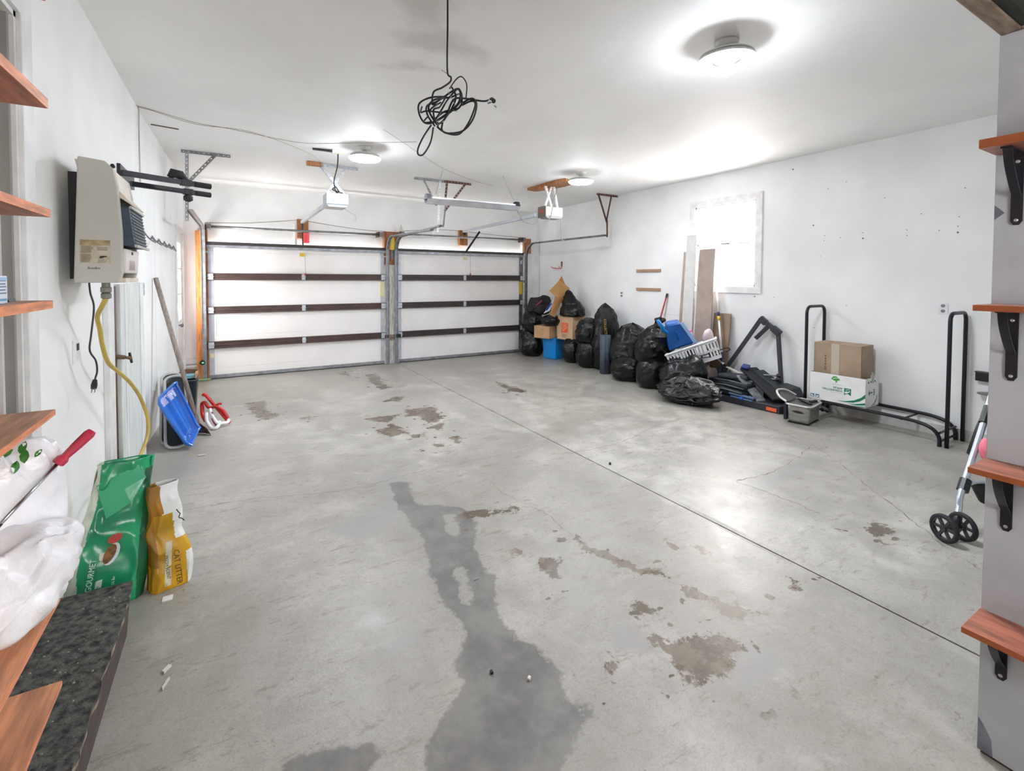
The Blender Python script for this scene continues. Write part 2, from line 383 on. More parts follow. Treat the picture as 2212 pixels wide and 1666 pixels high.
def joint_x(y): return 2.512 + 0.0147*y
floor = struct(MB().hexa([(-0.9,-1.8,fz(-1.8)-0.12),(6.0,-1.8,fz(-1.8)-0.12),(6.0,9.1,fz(9.1)-0.12),(-0.9,9.1,fz(9.1)-0.12),
    (-0.9,-1.8,fz(-1.8)-0.03),(6.0,-1.8,fz(-1.8)-0.03),(6.0,9.1,fz(9.1)-0.03),(-0.9,9.1,fz(9.1)-0.03)]).build('floor', mat('joint_dirt', (70,64,58), 0.9)))
def slab(xa, xb, nx, ny=350):
    mb = MB(); y0, y1 = -1.75, 9.05
    fx = [xa if callable(xa) else (lambda y: xa), xb if callable(xb) else (lambda y: xb)]
    def fn(u, v):
        y = y0 + (y1-y0)*v; a = fx[0](y); b = fx[1](y); x = a + (b-a)*u
        e = min(x-a, b-x); z = fz(y) - (0.004*(1-e/0.006) if e < 0.006 else 0)
        return (x, y, z)
    mb.grid(nx, ny, fn)
    n = len(mb.v)
    for side in (0, 1):                        # edge skirts so that the joint has depth
        i0 = 0 if side == 0 else nx-1
        ids = [j*nx+i0 for j in range(ny)]; b0 = len(mb.v)
        mb.v += [(mb.v[i][0], mb.v[i][1], mb.v[i][2]-0.03) for i in ids]
        for j in range(ny-1): mb.f.append((ids[j], ids[j+1], b0+j+1, b0+j)); mb.mi.append(0)
    o = mb.build('slab', M_floor, floor, smooth=False)
    co = np.array(mb.v); 
    for nm, q in (('damp', DAMP), ('faint', FAINT), ('oil', OIL)): put(o, nm, np.minimum(field(co[:,0], co[:,1], q), -field(co[:,0], co[:,1], DRY) if nm == 'damp' else 0.3))
    return o
slab(-0.85, lambda y: joint_x(y)-0.005, 112)
slab(lambda y: joint_x(y)+0.005, 5.95, 112)
M_crack = mat('crack_dirt', (140,133,122), 0.9, var=0.2, scale=20)
for ci, l in enumerate(CRACK):
    pts = curve_pts([(x, y, 0) for x, y in l], 14); mb = MB(); rn = random.Random(ci); vs = []
    for i, q in enumerate(pts):
        t = (pts[min(i+1, len(pts)-1)] - pts[max(i-1, 0)]).normalized(); n = Vector((-t.y, t.x, 0))
        w = (0.0008 + 0.0020*rn.random())*(2.2 if ci in (1,2,3) and rn.random() < 0.4 else 1); j = n*rn.uniform(-0.012, 0.012)
        for sg in (-1, 1):
            p = q + j + n*w*sg; vs.append((p.x, p.y, fz(p.y)+0.0006))
    mb.add(vs, [(2*i, 2*i+1, 2*i+3, 2*i+2) for i in range(len(pts)-1)])
    mb.build('crack', M_crack, floor)

# ---------------------------------------------------------------- setting: ceiling
M_ceil = bpy.data.materials.new('white_ceiling'); N, L, P = nodes(M_ceil)
tc = N.new('ShaderNodeTexCoord').outputs['Object']
cn = nnoise(N, L, tc, 0.8, 4); c2 = nnoise(N, L, tc, 5, 5)
cb = nmix(N, L, nramp(N, L, cn, 0.35, 0.65), rgb((242,242,241)), rgb((249,249,248)))
sp = nramp(N, L, nmath(N, L, 'ADD', nattr(N, 'spot'), nmath(N, L, 'MULTIPLY', nmath(N, L, 'SUBTRACT', c2, 0.5), 0.3)), -0.08, 0.10, 0, 0.6)
cb = nmix(N, L, sp, cb, rgb((196,194,190)))
se = nramp(N, L, nmath(N, L, 'ADD', nattr(N, 'seam'), nmath(N, L, 'MULTIPLY', nmath(N, L, 'SUBTRACT', c2, 0.5), 0.08)), 0.05, 0.10, 0.35, 0.0)
cb = nmix(N, L, se, cb, rgb((250,250,250)))
L.new(cb, P.inputs['Base Color']); P.inputs['Roughness'].default_value = 0.62
bp = N.new('ShaderNodeBump'); bp.inputs['Strength'].default_value = 0.05; bp.inputs['Distance'].default_value = 0.01
L.new(nnoise(N, L, tc, 60, 3), bp.inputs['Height']); L.new(bp.outputs[0], P.inputs['Normal'])
mb = MB(); mb.grid(110, 170, lambda u, v: (-0.85+6.85*u, -1.8+10.8*v, H))
co = np.array(mb.v)
mb.box(-0.85, 6.0, -1.8, 9.0, H+0.02, H+0.1)
ceiling = struct(mb.build('ceiling', M_ceil))
a = field(co[:,0], co[:,1], CEILSPOT); b = linefield(co[:,0], co[:,1], CEILSEAM)
put(ceiling, 'spot', np.concatenate([a, np.full(8, -0.3)])); put(ceiling, 'seam', np.concatenate([b, np.full(8, 1.0)]))
vent = MB().bar((-0.655,5.71,H-0.002),(-0.44,5.755,H-0.002),0.03,0.004)
struct(vent.build('trim_1', mat('dark_slot', (96,84,74), 0.9), ceiling))

# ---------------------------------------------------------------- setting: walls
def wall(name, ax, a, b, u0, u1, z0, z1, holes, m=None):
    us = sorted({u0, u1} | {h[0] for h in holes} | {h[1] for h in holes}); zs = sorted({z0, z1} | {h[2] for h in holes} | {h[3] for h in holes})
    mb = MB()
    for i in range(len(us)-1):
        for j in range(len(zs)-1):
            cu = (us[i]+us[i+1])/2; cz = (zs[j]+zs[j+1])/2
            if any(h[0] < cu < h[1] and h[2] < cz < h[3] for h in holes): continue
            if ax == 'x': mb.box(a, b, us[i], us[i+1], zs[j], zs[j+1])
            else: mb.box(us[i], us[i+1], a, b, zs[j], zs[j+1])
    return mb
def slant(mb):                                 # the left wall leans in slightly towards the garage doors
    mb.v = [(x + max(0, (y-5.4))*0.0185, y, z) for x, y, z in mb.v]; return mb
def xl(y): return XL + max(0, (y-5.4))*0.0185
wl = wall('w', 'x', XL-0.14, XL, YF, 5.4, -0.1, H, [(1.66, 2.50, 0.27, 2.57)])
w2 = slant(wall('w', 'x', XL-0.14, XL, 5.4, 9.0, -0.1, H, [(7.76, 8.52, 0.05, 2.22)]))
wl.add(w2.v, w2.f)
wall_left = struct(wl.build('wall_left', M_wall))
M_seam = mat('wall_seam_line', (214,214,214), 0.7)
for y in (6.02, 7.25):
    MB().box(xl(y)-0.002, xl(y)+0.0012, y, y+0.006, 0.35, 2.4).build('seam', M_seam, wall_left)
wall_right = struct(wall('w', 'x', XR, XR+0.14, YF, 9.0, -0.1, H, [(3.69, 4.61, 1.50, 2.62)]).build('wall_right', M_wall))
for y0, y1, z in ((4.75, 5.35, 1.03),):
    MB().box(XR-0.001, XR+0.002, y0, y1, z, z+0.004).build('seam', M_seam, wall_right)
HOLES = [(3.231,2.914),(2.833,2.616),(2.650,2.663),(2.287,2.432),(1.659,2.435),(2.984,2.216),(2.861,2.088),(2.864,2.030),(2.697,2.054),(2.477,2.088),(2.475,2.028),(2.091,2.084),(2.089,2.028),(1.837,2.057),(1.702,2.085),(1.701,2.028),(1.695,2.174),(2.900,1.856),(3.433,1.361),(1.979,2.233),(3.69,1.36),(7.9,1.62),(6.9,1.78),(2.62,1.30),(2.95,1.02)]
for i, (y, z) in enumerate(HOLES):
    r = 0.005 if i % 5 else 0.009
    MB().lathe([(r, 0), (r*0.6, 0.0012)], (XR, y, z), 8, Matrix.Rotation(-math.pi/2, 4, 'Y')).build('nail_hole', mat('hole_dark', (112,108,104), 0.9), wall_right)
wall_back = struct(wall('w', 'y', YB, YB+0.14, -0.9, 6.0, -0.15, H, [(-0.30, 2.40, -0.2, 2.11), (2.66, 5.40, -0.2, 2.11)]).build('wall_back', M_wall))
struct(wall('w', 'y', YF-0.12, YF, -0.9, 6.0, -0.1, H, [(0.0, 1.1, 1.30, 2.20)]).build('wall_front', M_wall))
w2 = struct(thing('added_window', 'x', 'x', (0.55, YF, 1.3))); del w2['label']; del w2['category']  # added window, out of view, brightens the near shelves and grey wall
m_ = MB(); 
for q in ((-0.07,1.17,1.23,1.31),(-0.07,1.17,2.19,2.27),(-0.07,0.01,1.23,2.27),(1.09,1.17,1.23,2.27)): m_.box(q[0], q[1], YF-0.002, YF+0.02, q[2], q[3])
m_.build('casing', M_white, w2); MB().box(0.0, 1.1, YF-0.07, YF-0.064, 1.30, 2.20).build('pane', M_glass, w2)
# short grey wall at the photographer's right, its bottom edge clear of the slab
wall_part = struct(MB().box(1.99, 2.11, YF, 0.497, fz(0.5)+0.012, 2.31).build('wall_partition', M_greywall, bevel=0.002))
MB().box(2.0, 2.10, YF, 0.49, fz(0.5)-0.02, fz(0.5)+0.012).build('sole_plate', mat('dark_old_wood', (66,56,46), 0.8, var=0.2), wall_part)
M_prim = mat('bare_patch', (118,122,132), 0.8, var=0.15, scale=20)
MB().prism([(0,0),(0.035,0.0),(0.03,0.05),(0.012,0.085),(0,0.1)], (1.9895,0.495,fz(.5)+0.014), (0,-1,0), (0,0,1), (-0.0008,0,0)).build('scuff', M_prim, wall_part)
MB().prism([(0,0),(0.022,0.02),(0,0.045)], (1.9895,0.496,1.76), (0,-1,0), (0,0,1), (-0.0008,0,0)).build('scuff', M_prim, wall_part)
# loft over the photographer: edge beam, plate and underside, its shade painted dark
M_loft = mat('shade_dark_loft_boards', (34,38,34), 0.85, var=0.3, scale=5, stretch=(1,8,1))
M_beam = mat('weathered_beam', (140,124,108), 0.7, var=0.25, scale=6, stretch=(1.5,9,9), bump=0.2, bscale=30)
struct(MB().box(XL, 2.11, 0.452, 0.497, 2.312, 2.50).build('trim_2', M_beam, bevel=0.003))
struct(MB().box(1.985, 2.115, YF, 0.452, 2.312, 2.345).build('trim_3', M_beam, bevel=0.003))
loft = MB().box(XL, 2.11, YF, 0.452, 2.47, 2.50); loft.box(XL, 1.985, 0.425, 0.4515, 2.318, 2.47)
for y in (-1.3, -0.9, -0.5, -0.1, 0.22): loft.box(XL, 1.985, y, y+0.04, 2.35, 2.47)
struct(loft.build('ceiling_loft', M_loft))
# concrete curbs at the feet of the walls
cb = MB(); cb.hexa([(XR-0.012,0.6,fz(.6)-.02),(XR+.01,0.6,fz(.6)-.02),(XR+.01,8.8,-.03),(XR-0.012,8.8,-.03),(XR-0.012,0.6,fz(.6)+.10),(XR+.01,0.6,fz(.6)+.10),(XR+.01,8.8,.10),(XR-0.012,8.8,.10)])
struct(cb.build('baseboard_right', mat('pale_curb', (206,206,202), 0.85, var=0.1, scale=8)))
bb = MB().box(-0.72, -0.40, 8.66, 8.80, -0.05, 0.20); struct(bb.build('baseboard_back', M_conc, bevel=0.006))
struct(MB().box(-0.70, -0.42, 8.70, 8.80, 0.20, 0.235).build('trim_4', M_white, bevel=0.004))
struct(MB().box(-0.68, -0.44, 8.74, 8.80, 0.25, 0.34).build('trim_5', M_white, bevel=0.004))

# window in the right wall
win = struct(thing('window_1', 'white double hung window in the right wall', 'window', (XR, 4.15, 1.40))); del win['category']; del win['label']
Y0, Y1, Z0, Z1 = 3.595, 4.705, 1.398, 2.713; cw = 0.088
M_win = mat('white_window_paint', (238,237,237), 0.4, var=0.05, scale=10)
for (a, b, c, d) in ((Y0, Y1, Z1-cw, Z1), (Y0, Y1, Z0, Z0+cw), (Y0, Y0+cw, Z0, Z1), (Y1-cw, Y1, Z0, Z1)):
    hz = (b-a) > (d-c); t = 0.022
    if hz: p = [(a,c),(b,c),(b-cw*(c != Z0) if False else b, d),(a,d)]
    mb = MB()
    if hz:
        lo = (c == Z0); i0, i1 = a+cw, b-cw
        poly = [(a,c),(b,c),(i1,d),(i0,d)] if lo else [(i0,c),(i1,c),(b,d),(a,d)]
    else:
        left = (a == Y0); poly = [(a,c),(b,c+cw),(b,d-cw),(a,d)] if left else [(a,c+cw),(b,c),(b,d),(a,d-cw)]
    mb.prism(poly, (XR-t, 0, 0), (0,1,0), (0,0,1), (t,0,0)).build('casing', M_win, win, bevel=0.004)
lin_ = MB(); 
for q in ((3.66,3.70,1.46,2.66),(4.60,4.64,1.46,2.66)): lin_.box(XR-0.005, XR+0.13, *q)
lin_.box(XR-0.005, XR+0.13, 3.66, 4.64, 2.60, 2.66); lin_.box(XR-0.005, XR+0.13, 3.66, 4.64, 1.46, 1.515)
lin_.build('jamb_lining', M_win, win)
for nm, z0, z1, x in (('lower_sash', 1.50, 2.09, XR+0.03), ('upper_sash', 2.05, 2.62, XR+0.07)):
    s_ = MB(); w = 0.032
    s_.box(x, x+.035, 3.69, 4.61, z0, z0+w); s_.box(x, x+.035, 3.69, 4.61, z1-w, z1)
    s_.box(x, x+.035, 3.69, 3.69+w, z0, z1); s_.box(x, x+.035, 4.61-w, 4.61, z0, z1)
    so = s_.build(nm, M_win, win, bevel=0.004)
    MB().box(x+.014, x+.018, 3.70, 4.60, z0+0.01, z1-0.01).build('pane', M_glass, so)
MB().box(XR+0.012, XR+0.03, 4.10, 4.20, 2.068, 2.085).build('sash_lock', M_steel, win)

def frame_door(name, y0, y1, z0, z1, cwid, inset, slabcol):
    d = struct(thing(name, 'x', 'x', (xl((y0+y1)/2), (y0+y1)/2, z0))); del d['label']; del d['category']
    def bx(a, b, c, e, f, g): return slant(MB().box(a, b, c, e, f, g)) if y0 > 5.4 else MB().box(a, b, c, e, f, g)
    X = XL
    bx(X, X+0.018, y1, y1+cwid, z0-0.05, z1+cwid).build('casing', M_white, d, bevel=0.004)
    bx(X, X+0.018, y0-cwid, y0, z0-0.05, z1+cwid).build('casing', M_white, d, bevel=0.004)
    bx(X, X+0.018, y0, y1, z1, z1+cwid).build('casing', M_white, d, bevel=0.004)
    j = bx(X-0.14, X+0.002, y1-0.02, y1, z0, z1); k = bx(X-0.14, X+0.002, y0, y0+0.02, z0, z1); j.add(k.v, k.f)
    k = bx(X-0.14, X+0.002, y0, y1, z1-0.02, z1); j.add(k.v, k.f); j.build('jamb', M_white, d)
    return d, bx
d3, bx = frame_door('door_3', 1.66, 2.50, 0.27, 2.57, 0.11, 0, None)
bx(XL-0.055, XL-0.040, 2.44, 2.48, 0.27, 2.55).build('stop_bead', M_white, d3)
bx(XL-0.14, XL-0.095, 1.68, 2.48, 0.28, 2.55).build('door_panel', mat('tan_door_wood', (132,104,70), 0.5, var=0.2, scale=4, stretch=(6,6,0.7)), d3)
bx(XL-0.095, XL-0.012, 2.46, 2.482, 0.28, 2.55).build('weather_strip', mat('grey_weather_strip', (150,150,146), 0.7), d3)
bx(XL-0.02, XL+0.05, 1.62, 2.60, 0.25, 0.40).build('sill', mat('worn_sill_paint', (196,196,190), 0.7, var=0.15, scale=9, bump=0.1), d3, bevel=0.006)
d4, bx = frame_door('door_4', 7.76, 8.52, 0.05, 2.22, 0.07, 0, None)
p = MB()
for q in ((7.78,7.93,.06,2.2),(8.35,8.50,.06,2.2),(7.93,8.35,.06,.98),(7.93,8.35,2.07,2.2)): 
    k = bx(XL-0.05, XL-0.006, *q); p.add(k.v, k.f)
p.build('door_panel', M_white, d4)
for z in (0.98, 1.34, 1.70):
    bx(XL-0.014, XL-0.010, 7.93, 8.35, z+.01, z+.36).build('pane', M_glass, d4)
for z in (1.335, 1.695): bx(XL-0.02, XL-0.004, 7.93, 8.35, z, z+.022).build('muntin', M_white, d4)
MB().lathe([(0.004,0),(0.02,0.004),(0.012,0.02),(0.012,0.035),(0.028,0.045),(0.03,0.06),(0.02,0.07),(0.003,0.073)], (xl(7.86)-0.008, 7.86, 0.93), 16, Matrix.Rotation(math.pi/2, 4, 'Y')).build('door_knob', M_steel, d4, smooth=True)

# ---------------------------------------------------------------- setting: two sectional garage doors
SEC = [(0.03, 0.535), (0.535, 1.08), (1.08, 1.60), (1.60, 2.10)]
def garage_door(name, x0, x1, darkside):
    g = struct(thing(name, 'x', 'x', ((x0+x1)/2, 8.72, 0.0))); del g['label']; del g['category']
    for (z0, z1) in SEC:                       # four sections, each a frame proud of a recessed field
        m = MB(); m.box(x0, x1, 8.722, 8.745, z0+0.002, z1-0.002)
        m.box(x0, x1, 8.706, 8.722, z0+0.002, z0+0.125); m.box(x0, x1, 8.706, 8.722, z1-0.105, z1-0.002)
        m.box(x0, x0+0.11, 8.706, 8.722, z0+0.125, z1-0.105); m.box(x1-0.11, x1, 8.706, 8.722, z0+0.125, z1-0.105)
        m.box(x0+0.122, x1-0.122, 8.711, 8.722, z0+0.137, z1-0.117)
        m.build('door_panel', M_door, g, bevel=0.0015)
        for xa, xb in ((x0, x0+0.085), (x1-0.085, x1)):
            es = MB().box(xa, xb, 8.699, 8.707, z0+0.006, z1-0.006); es.box(xa if xa == x0 else xb-0.012, xa+0.012 if xa == x0 else xb, 8.68, 8.706, z0+0.006, z1-0.006)
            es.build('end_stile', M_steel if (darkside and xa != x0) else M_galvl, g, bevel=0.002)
    for z in (0.535, 1.08, 1.60):
        m = MB(); z0, z1 = z-0.058, z+0.052
        prof = [(z0,8.712),(z0,8.655),(z0+.014,8.655),(z0+.016,8.668),(z0+.040,8.668),(z0+.046,8.658),(z1-.046,8.658),(z1-.040,8.668),(z1-.016,8.668),(z1-.014,8.655),(z1,8.655),(z1,8.712)]
        m.prism([(y, zz) for zz, y in prof], (x0, 0, 0), (0,1,0), (0,0,1), (x1-x0, 0, 0)).build('strut', M_brown if not darkside else mat('bronze_strut_shaded', (72,62,62), 0.45, metal=0.2, var=0.12, scale=5), g)  # right door gets a darker strut copy, shade put into its colour
        for xh in (x0+0.045, (x0+x1)/2-0.01, x1-0.045):
            h = MB(); w = 0.075 if xh != (x0+x1)/2-0.01 else 0.055
            for k in (0, 1): h.box(xh-w/2, xh+w/2, 8.640, 8.655, z-0.05+k*0.052, z-0.008+k*0.052); 
            h.tube([(xh-w/2-0.008, 8.640, z), (xh+w/2+0.008, 8.640, z)], 0.007, 8)
            h.build('hinge', M_galvl, g, bevel=0.003)
    MB().box(x0, x1, 8.645, 8.712, 2.096, 2.138).build('top_strut', M_dark, g, bevel=0.002)
    m = MB().box(x0, x1, 8.655, 8.712, 2.046, 2.056); m.box(x0, x1, 8.650, 8.656, 2.046, 2.088); m.box(x0, x1, 8.66, 8.712, 2.082, 2.09)
    m.build('top_rail', M_galv, g)
    m = MB().box(x0, x1, 8.690, 8.745, 0.012, 0.03); m.box(x0, x1, 8.684, 8.692, 0.012, 0.062); m.build('bottom_rail', M_galv, g)
    m = MB(); m.tube([(x0, 8.715, 0.008), (x1, 8.715, 0.008)], 0.014, 8); m.build('bottom_seal', M_rubber, g)
    for xa, sg in ((x0+0.03, -1), (x1-0.03, 1)):
        m = MB().box(xa-0.035, xa+0.035, 8.655, 8.706, 1.965, 1.978); m.box(xa-.03, xa+.03, 8.690, 8.706, 1.90, 1.97)
        m.tube([(xa, 8.66, 1.985), (xa+sg*0.07, 8.66, 1.985)], 0.006, 8); m.build('top_roller_bracket', M_galvl, g)
    return g
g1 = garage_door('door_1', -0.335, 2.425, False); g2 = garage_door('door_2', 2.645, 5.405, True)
MB().box(0.985, 1.065, 8.700, 8.712, 1.945, 2.005).build('warning_sticker', M_yellow, g1)
MB().box(4.01, 4.10, 8.700, 8.712, 1.955, 2.01).build('warning_sticker', mat('cream_sticker', (226,220,176), 0.6), g2)
MB().box(2.335, 2.41, 8.694, 8.704, 1.25, 1.52).build('warning_sticker', mat('cream_sticker', (226,220,176), 0.6), g1)
MB().box(5.325, 5.40, 8.694, 8.704, 1.25, 1.52).build('warning_sticker', M_yellow, g2)
MB().box(-0.315, -0.26, 8.694, 8.704, 0.33, 0.40).build('warning_sticker', mat('cream_sticker', (226,220,176), 0.6), g1)
for g, x, z0, z1 in ((g1, 1.06, 1.65, 1.94), (g2, 4.13, 1.68, 2.3)):
    m = MB().tube([(x, 8.64, z1), (x+.004, 8.64, z0)], 0.0025, 5); m.build('release_cord', mat('grey_cord', (150,140,140), 0.8), g)
    MB().lathe([(0.016,0),(0.013,0.03),(0.004,0.045)], (x+.004, 8.64, z0-0.03), 10).build('release_handle', mat('dull_red', (150,60,52), 0.5), g)
# jambs and posts around the doors
struct(MB().box(-0.48, -0.355, 8.645, 8.78, 0.0, 2.30).build('trim_6', mat('bright_orange_pine', (226,146,84), 0.55, var=0.18, scale=6, stretch=(9,9,1), bump=0.1, bscale=30), bevel=0.004))
struct(MB().box(-0.345, -0.32, 8.675, 8.78, 0.0, 2.40).build('trim_7', M_pine, bevel=0.003))
struct(MB().box(2.405, 2.665, 8.655, 8.78, 0.0, 1.83).build('trim_8', mat('weathered_white_post', (206,204,200), 0.6, var=0.22, scale=5, stretch=(10,10,1)), bevel=0.004))
struct(MB().box(2.405, 2.665, 8.66, 8.78, 1.83, 2.44).build('trim_9', mat('reddish_post', (150,98,62), 0.6, var=0.25, scale=6, stretch=(9,9,1)), bevel=0.004))
struct(MB().box(2.53, 2.62, 8.648, 8.662, 1.93, 2.25).build('trim_10', M_steel, bevel=0.003))
struct(MB().box(5.40, 5.84, 8.70, 8.79, 0.0, 2.43).build('trim_11', M_white, bevel=0.004))
struct(MB().box(5.42, 5.60, 8.66, 8.70, 2.13, 2.45).build('trim_12', M_pine, bevel=0.004))
struct(MB().box(0.95, 1.125, 8.70, 8.78, 2.25, 2.575).build('trim_13', M_pine, bevel=0.004))
struct(MB().box(3.925, 4.10, 8.70, 8.78, 2.25, 2.55).build('trim_14', M_pine, bevel=0.004))
struct(MB().box(0.915, 0.95, 8.74, 8.78, 2.13, 2.50).build('trim_15', M_white, bevel=0.003))
# ---------------------------------------------------------------- ceiling lamps
M_lbase = mat('lamp_white_plastic', (214,214,212), 0.4, var=0.04)
def ufo_lamp(x, y, label, M_l):
    t = thing('ceiling_lamp', label, 'lamp', (x, y, H), 'round ceiling lamps')
    MB().lathe([(0.03,0.0),(0.072,0.0),(0.072,-0.012),(0.060,-0.030),(0.036,-0.036),(0.03,-0.036)], (x,y,H), 28).build('ceiling_base', M_lbase, t, smooth=True)
    MB().lathe([(0.022,-0.034),(0.022,-0.075),(0.034,-0.082)], (x,y,H), 20).build('socket', M_lbase, t, smooth=True)
    MB().lathe([(0.034,-0.080),(0.10,-0.082),(0.158,-0.088),(0.160,-0.096),(0.10,-0.094),(0.03,-0.092)], (x,y,H), 40).build('housing', M_lbase, t, smooth=True)
    R, r = 0.126, 0.046; m = MB()              # the diffuser is the lower and outer part of the ring, the housing covers its top
    def ring(f0, f1, dr): return lambda u, v: (x+(R+(r+dr)*math.cos(f0+(f1-f0)*v))*math.cos(2*math.pi*u), y+(R+(r+dr)*math.cos(f0+(f1-f0)*v))*math.sin(2*math.pi*u), H-0.122+(0.026+dr)*math.sin(f0+(f1-f0)*v))
    m.grid(44, 11, ring(-math.pi*0.82, -math.pi*0.03, 0), closeu=True); m.build('diffuser_ring', M_l, t, smooth=True)
    m = MB(); m.grid(44, 9, ring(-math.pi*0.03, math.pi*1.18, 0.0005), closeu=True); m.build('ring_cover', M_lbase, t, smooth=True)
    MB().lathe([(0.003,-0.128),(0.05,-0.126),(0.084,-0.112),(0.084,-0.092)], (x,y,H), 28, cap=False).build('centre_disc', M_lbase, t, smooth=True)
    return t
ufo_lamp(2.651, 1.884, 'white round ceiling lamp nearest the camera, largest of the three', M_lamp)
ufo_lamp(1.298, 5.45, 'white round ceiling lamp above the left garage door opener', M_lamp2)
ufo_lamp(4.165, 5.183, 'white round ceiling lamp beside the wooden ceiling plank', M_lamp3)

# ---------------------------------------------------------------- perforated angle iron
def perf(mb, p0, p1, u, w=0.032, pitch=0.05, hole=0.014):
    p0 = Vector(p0); p1 = Vector(p1); t = (p1-p0); n = max(1, round(t.length/pitch)); d = t/n; td = t.normalized(); u = Vector(u).normalized()
    for i in range(n):
        a = p0 + d*i; c = a + d/2 + u*(w/2)
        o = [a, a+d, a+d+u*w, a+u*w]; h = [c - td*hole/2 - u*hole/2, c + td*hole/2 - u*hole/2, c + td*hole/2 + u*hole/2, c - td*hole/2 + u*hole/2]
        mb.add(o+h, [(0,1,5,4),(1,2,6,5),(2,3,7,6),(3,0,4,7)])
def angle_iron(name, p0, p1, u, v, m, parent, w=0.032, hole=0.014):
    mb = MB(); perf(mb, p0, p1, u, w, hole=hole)
    p0 = Vector(p0); p1 = Vector(p1); v = Vector(v).normalized()
    mb.add([p0, p1, p1+v*w, p0+v*w], [(0,1,2,3)])
    return mb.build(name, m, parent, solid=0.003)
def hanger(name, label, m, loc, group='perforated track hangers'):
    return thing(name, label, 'bracket', loc, group)
hl = hanger('track_hanger', 'grey perforated ceiling bracket at the far left above the coat hooks', M_steel, (-0.42, 6.64, H))
angle_iron('ceiling_angle', (-0.488,6.64,H-.034), (0.0,6.64,H-.034), (0,0,1), (0,0.8,0.6), M_steel, hl)
angle_iron('drop_leg', (-0.418,6.635,H-.03), (-0.428,6.635,2.235), (-1,0,0), (0,1,0), M_galv, hl)
angle_iron('diagonal_brace', (-0.137,6.63,H-.02), (-0.41,6.63,2.675), (-0.8,0,0.6), (0,1,0), M_steel, hl)
hm = hanger('track_hanger', 'pale perforated ceiling bracket left of the rusty one behind the shop light', M_galv, (2.6, 6.66, H))
angle_iron('ceiling_angle', (2.288,6.66,H-.034), (2.74,6.66,H-.034), (0,0,1), (0,0.8,0.6), M_galv, hm)
angle_iron('drop_leg', (2.70,6.655,H-.02), (2.60,6.50,2.255), (-1,0,0), (0,1,0), M_white, hm)
angle_iron('diagonal_brace', (2.44,6.655,H-.02), (2.625,6.62,2.66), (-0.9,0,0), (0,1,0), M_galv, hm)
hr = hanger('track_hanger', 'rusty brown perforated ceiling bracket in the middle behind the shop light', M_rust, (2.8, 6.64, H))
angle_iron('ceiling_angle', (2.742,6.64,H-.034), (3.186,6.64,H-.034), (0,0,1), (0,0.8,0.6), M_rust, hr)
angle_iron('drop_leg', (2.80,6.63,H-.02), (2.765,6.62,2.72), (-1,0,0), (0,1,0), M_rust, hr)
angle_iron('diagonal_brace', (3.108,6.63,H-.02), (2.755,6.62,2.58), (-0.8,0,0.5), (0,1,0), M_rust, hr)
hr_b = MB().bar((2.765,6.61,2.78),(2.695,6.56,2.345),0.05,0.006,(1,0,0)); hr_b.build('lower_leg', M_steel, hr)
h4 = hanger('track_hanger', 'brown V shaped ceiling bracket against the right wall by the window', M_rust, (5.55, 6.25, H))
angle_iron('ceiling_angle', (5.377,6.25,H-.034), (5.845,6.25,H-.034), (0,0,1), (0,0.8,0.6), M_rust, h4, w=0.036)
angle_iron('diagonal_brace', (5.42,6.245,H-.02), (5.615,6.245,2.56), (-0.9,0,0), (0,1,0), M_rust, h4, w=0.04)
angle_iron('diagonal_brace', (5.71,6.245,H-.02), (5.60,6.245,2.58), (-0.9,0,0), (0,1,0), M_rust, h4)
MB().bar((5.60,6.245,2.60),(5.565,6.20,2.305),0.035,0.006,(1,0,0)).build('lower_leg', M_rust, h4)

# ---------------------------------------------------------------- tracks, shafts, openers
CPROF = [(-0.028,-0.012),(-0.028,0.014),(-0.024,0.014),(-0.024,-0.008),(0.024,-0.008),(0.024,0.014),(0.028,0.014),(0.028,-0.012)]
def track(label, x, y0, yend, zend, zc, xend=None, m=M_galv, face=1):
    pts = [(x, y0, fz(y0)+0.01), (x, y0, 1.0), (x, y0, zc)]
    R_ = 0.30; xe = x if xend is None else xend
    for i in range(1, 11):
        a = math.pi/2*i/10
        pts.append((x, y0 - R_*(1-math.cos(a)), zc + R_*math.sin(a)))
    zz = zc+R_; yb = y0-R_
    for i in range(1, 7):
        f = i/6; pts.append((x+(xe-x)*f, yb+(yend-yb)*f, zz+(zend-zz)*f))
    t = thing('door_track', label, 'track', (x, y0, 0.0), 'roller tracks of the garage doors')
    MB().sweep(pts, CPROF, (1,0,0)).build('rail', m, t)
    for z in (0.35, 0.95, 1.5): MB().box(x-.02, x+.02, y0+0.008, 8.67, z, z+.05).build('wall_clip', M_galv, t)
    return t
track('vertical and curved steel track along the left edge of the left garage door', -0.375, 8.60, 6.42, 2.335, 2.04, -0.40, M_galv)
track('steel track on the right edge of the left garage door beside the middle post', 2.445, 8.60, 6.35, 2.27, 2.03, 2.435)
track('steel track on the left edge of the right garage door beside the middle post', 2.605, 8.60, 6.42, 2.345, 2.03, 2.60)
track('grey track on the right garage door running back along the right wall', 5.435, 8.60, 6.12, 2.325, 2.03, 5.45, M_steel)

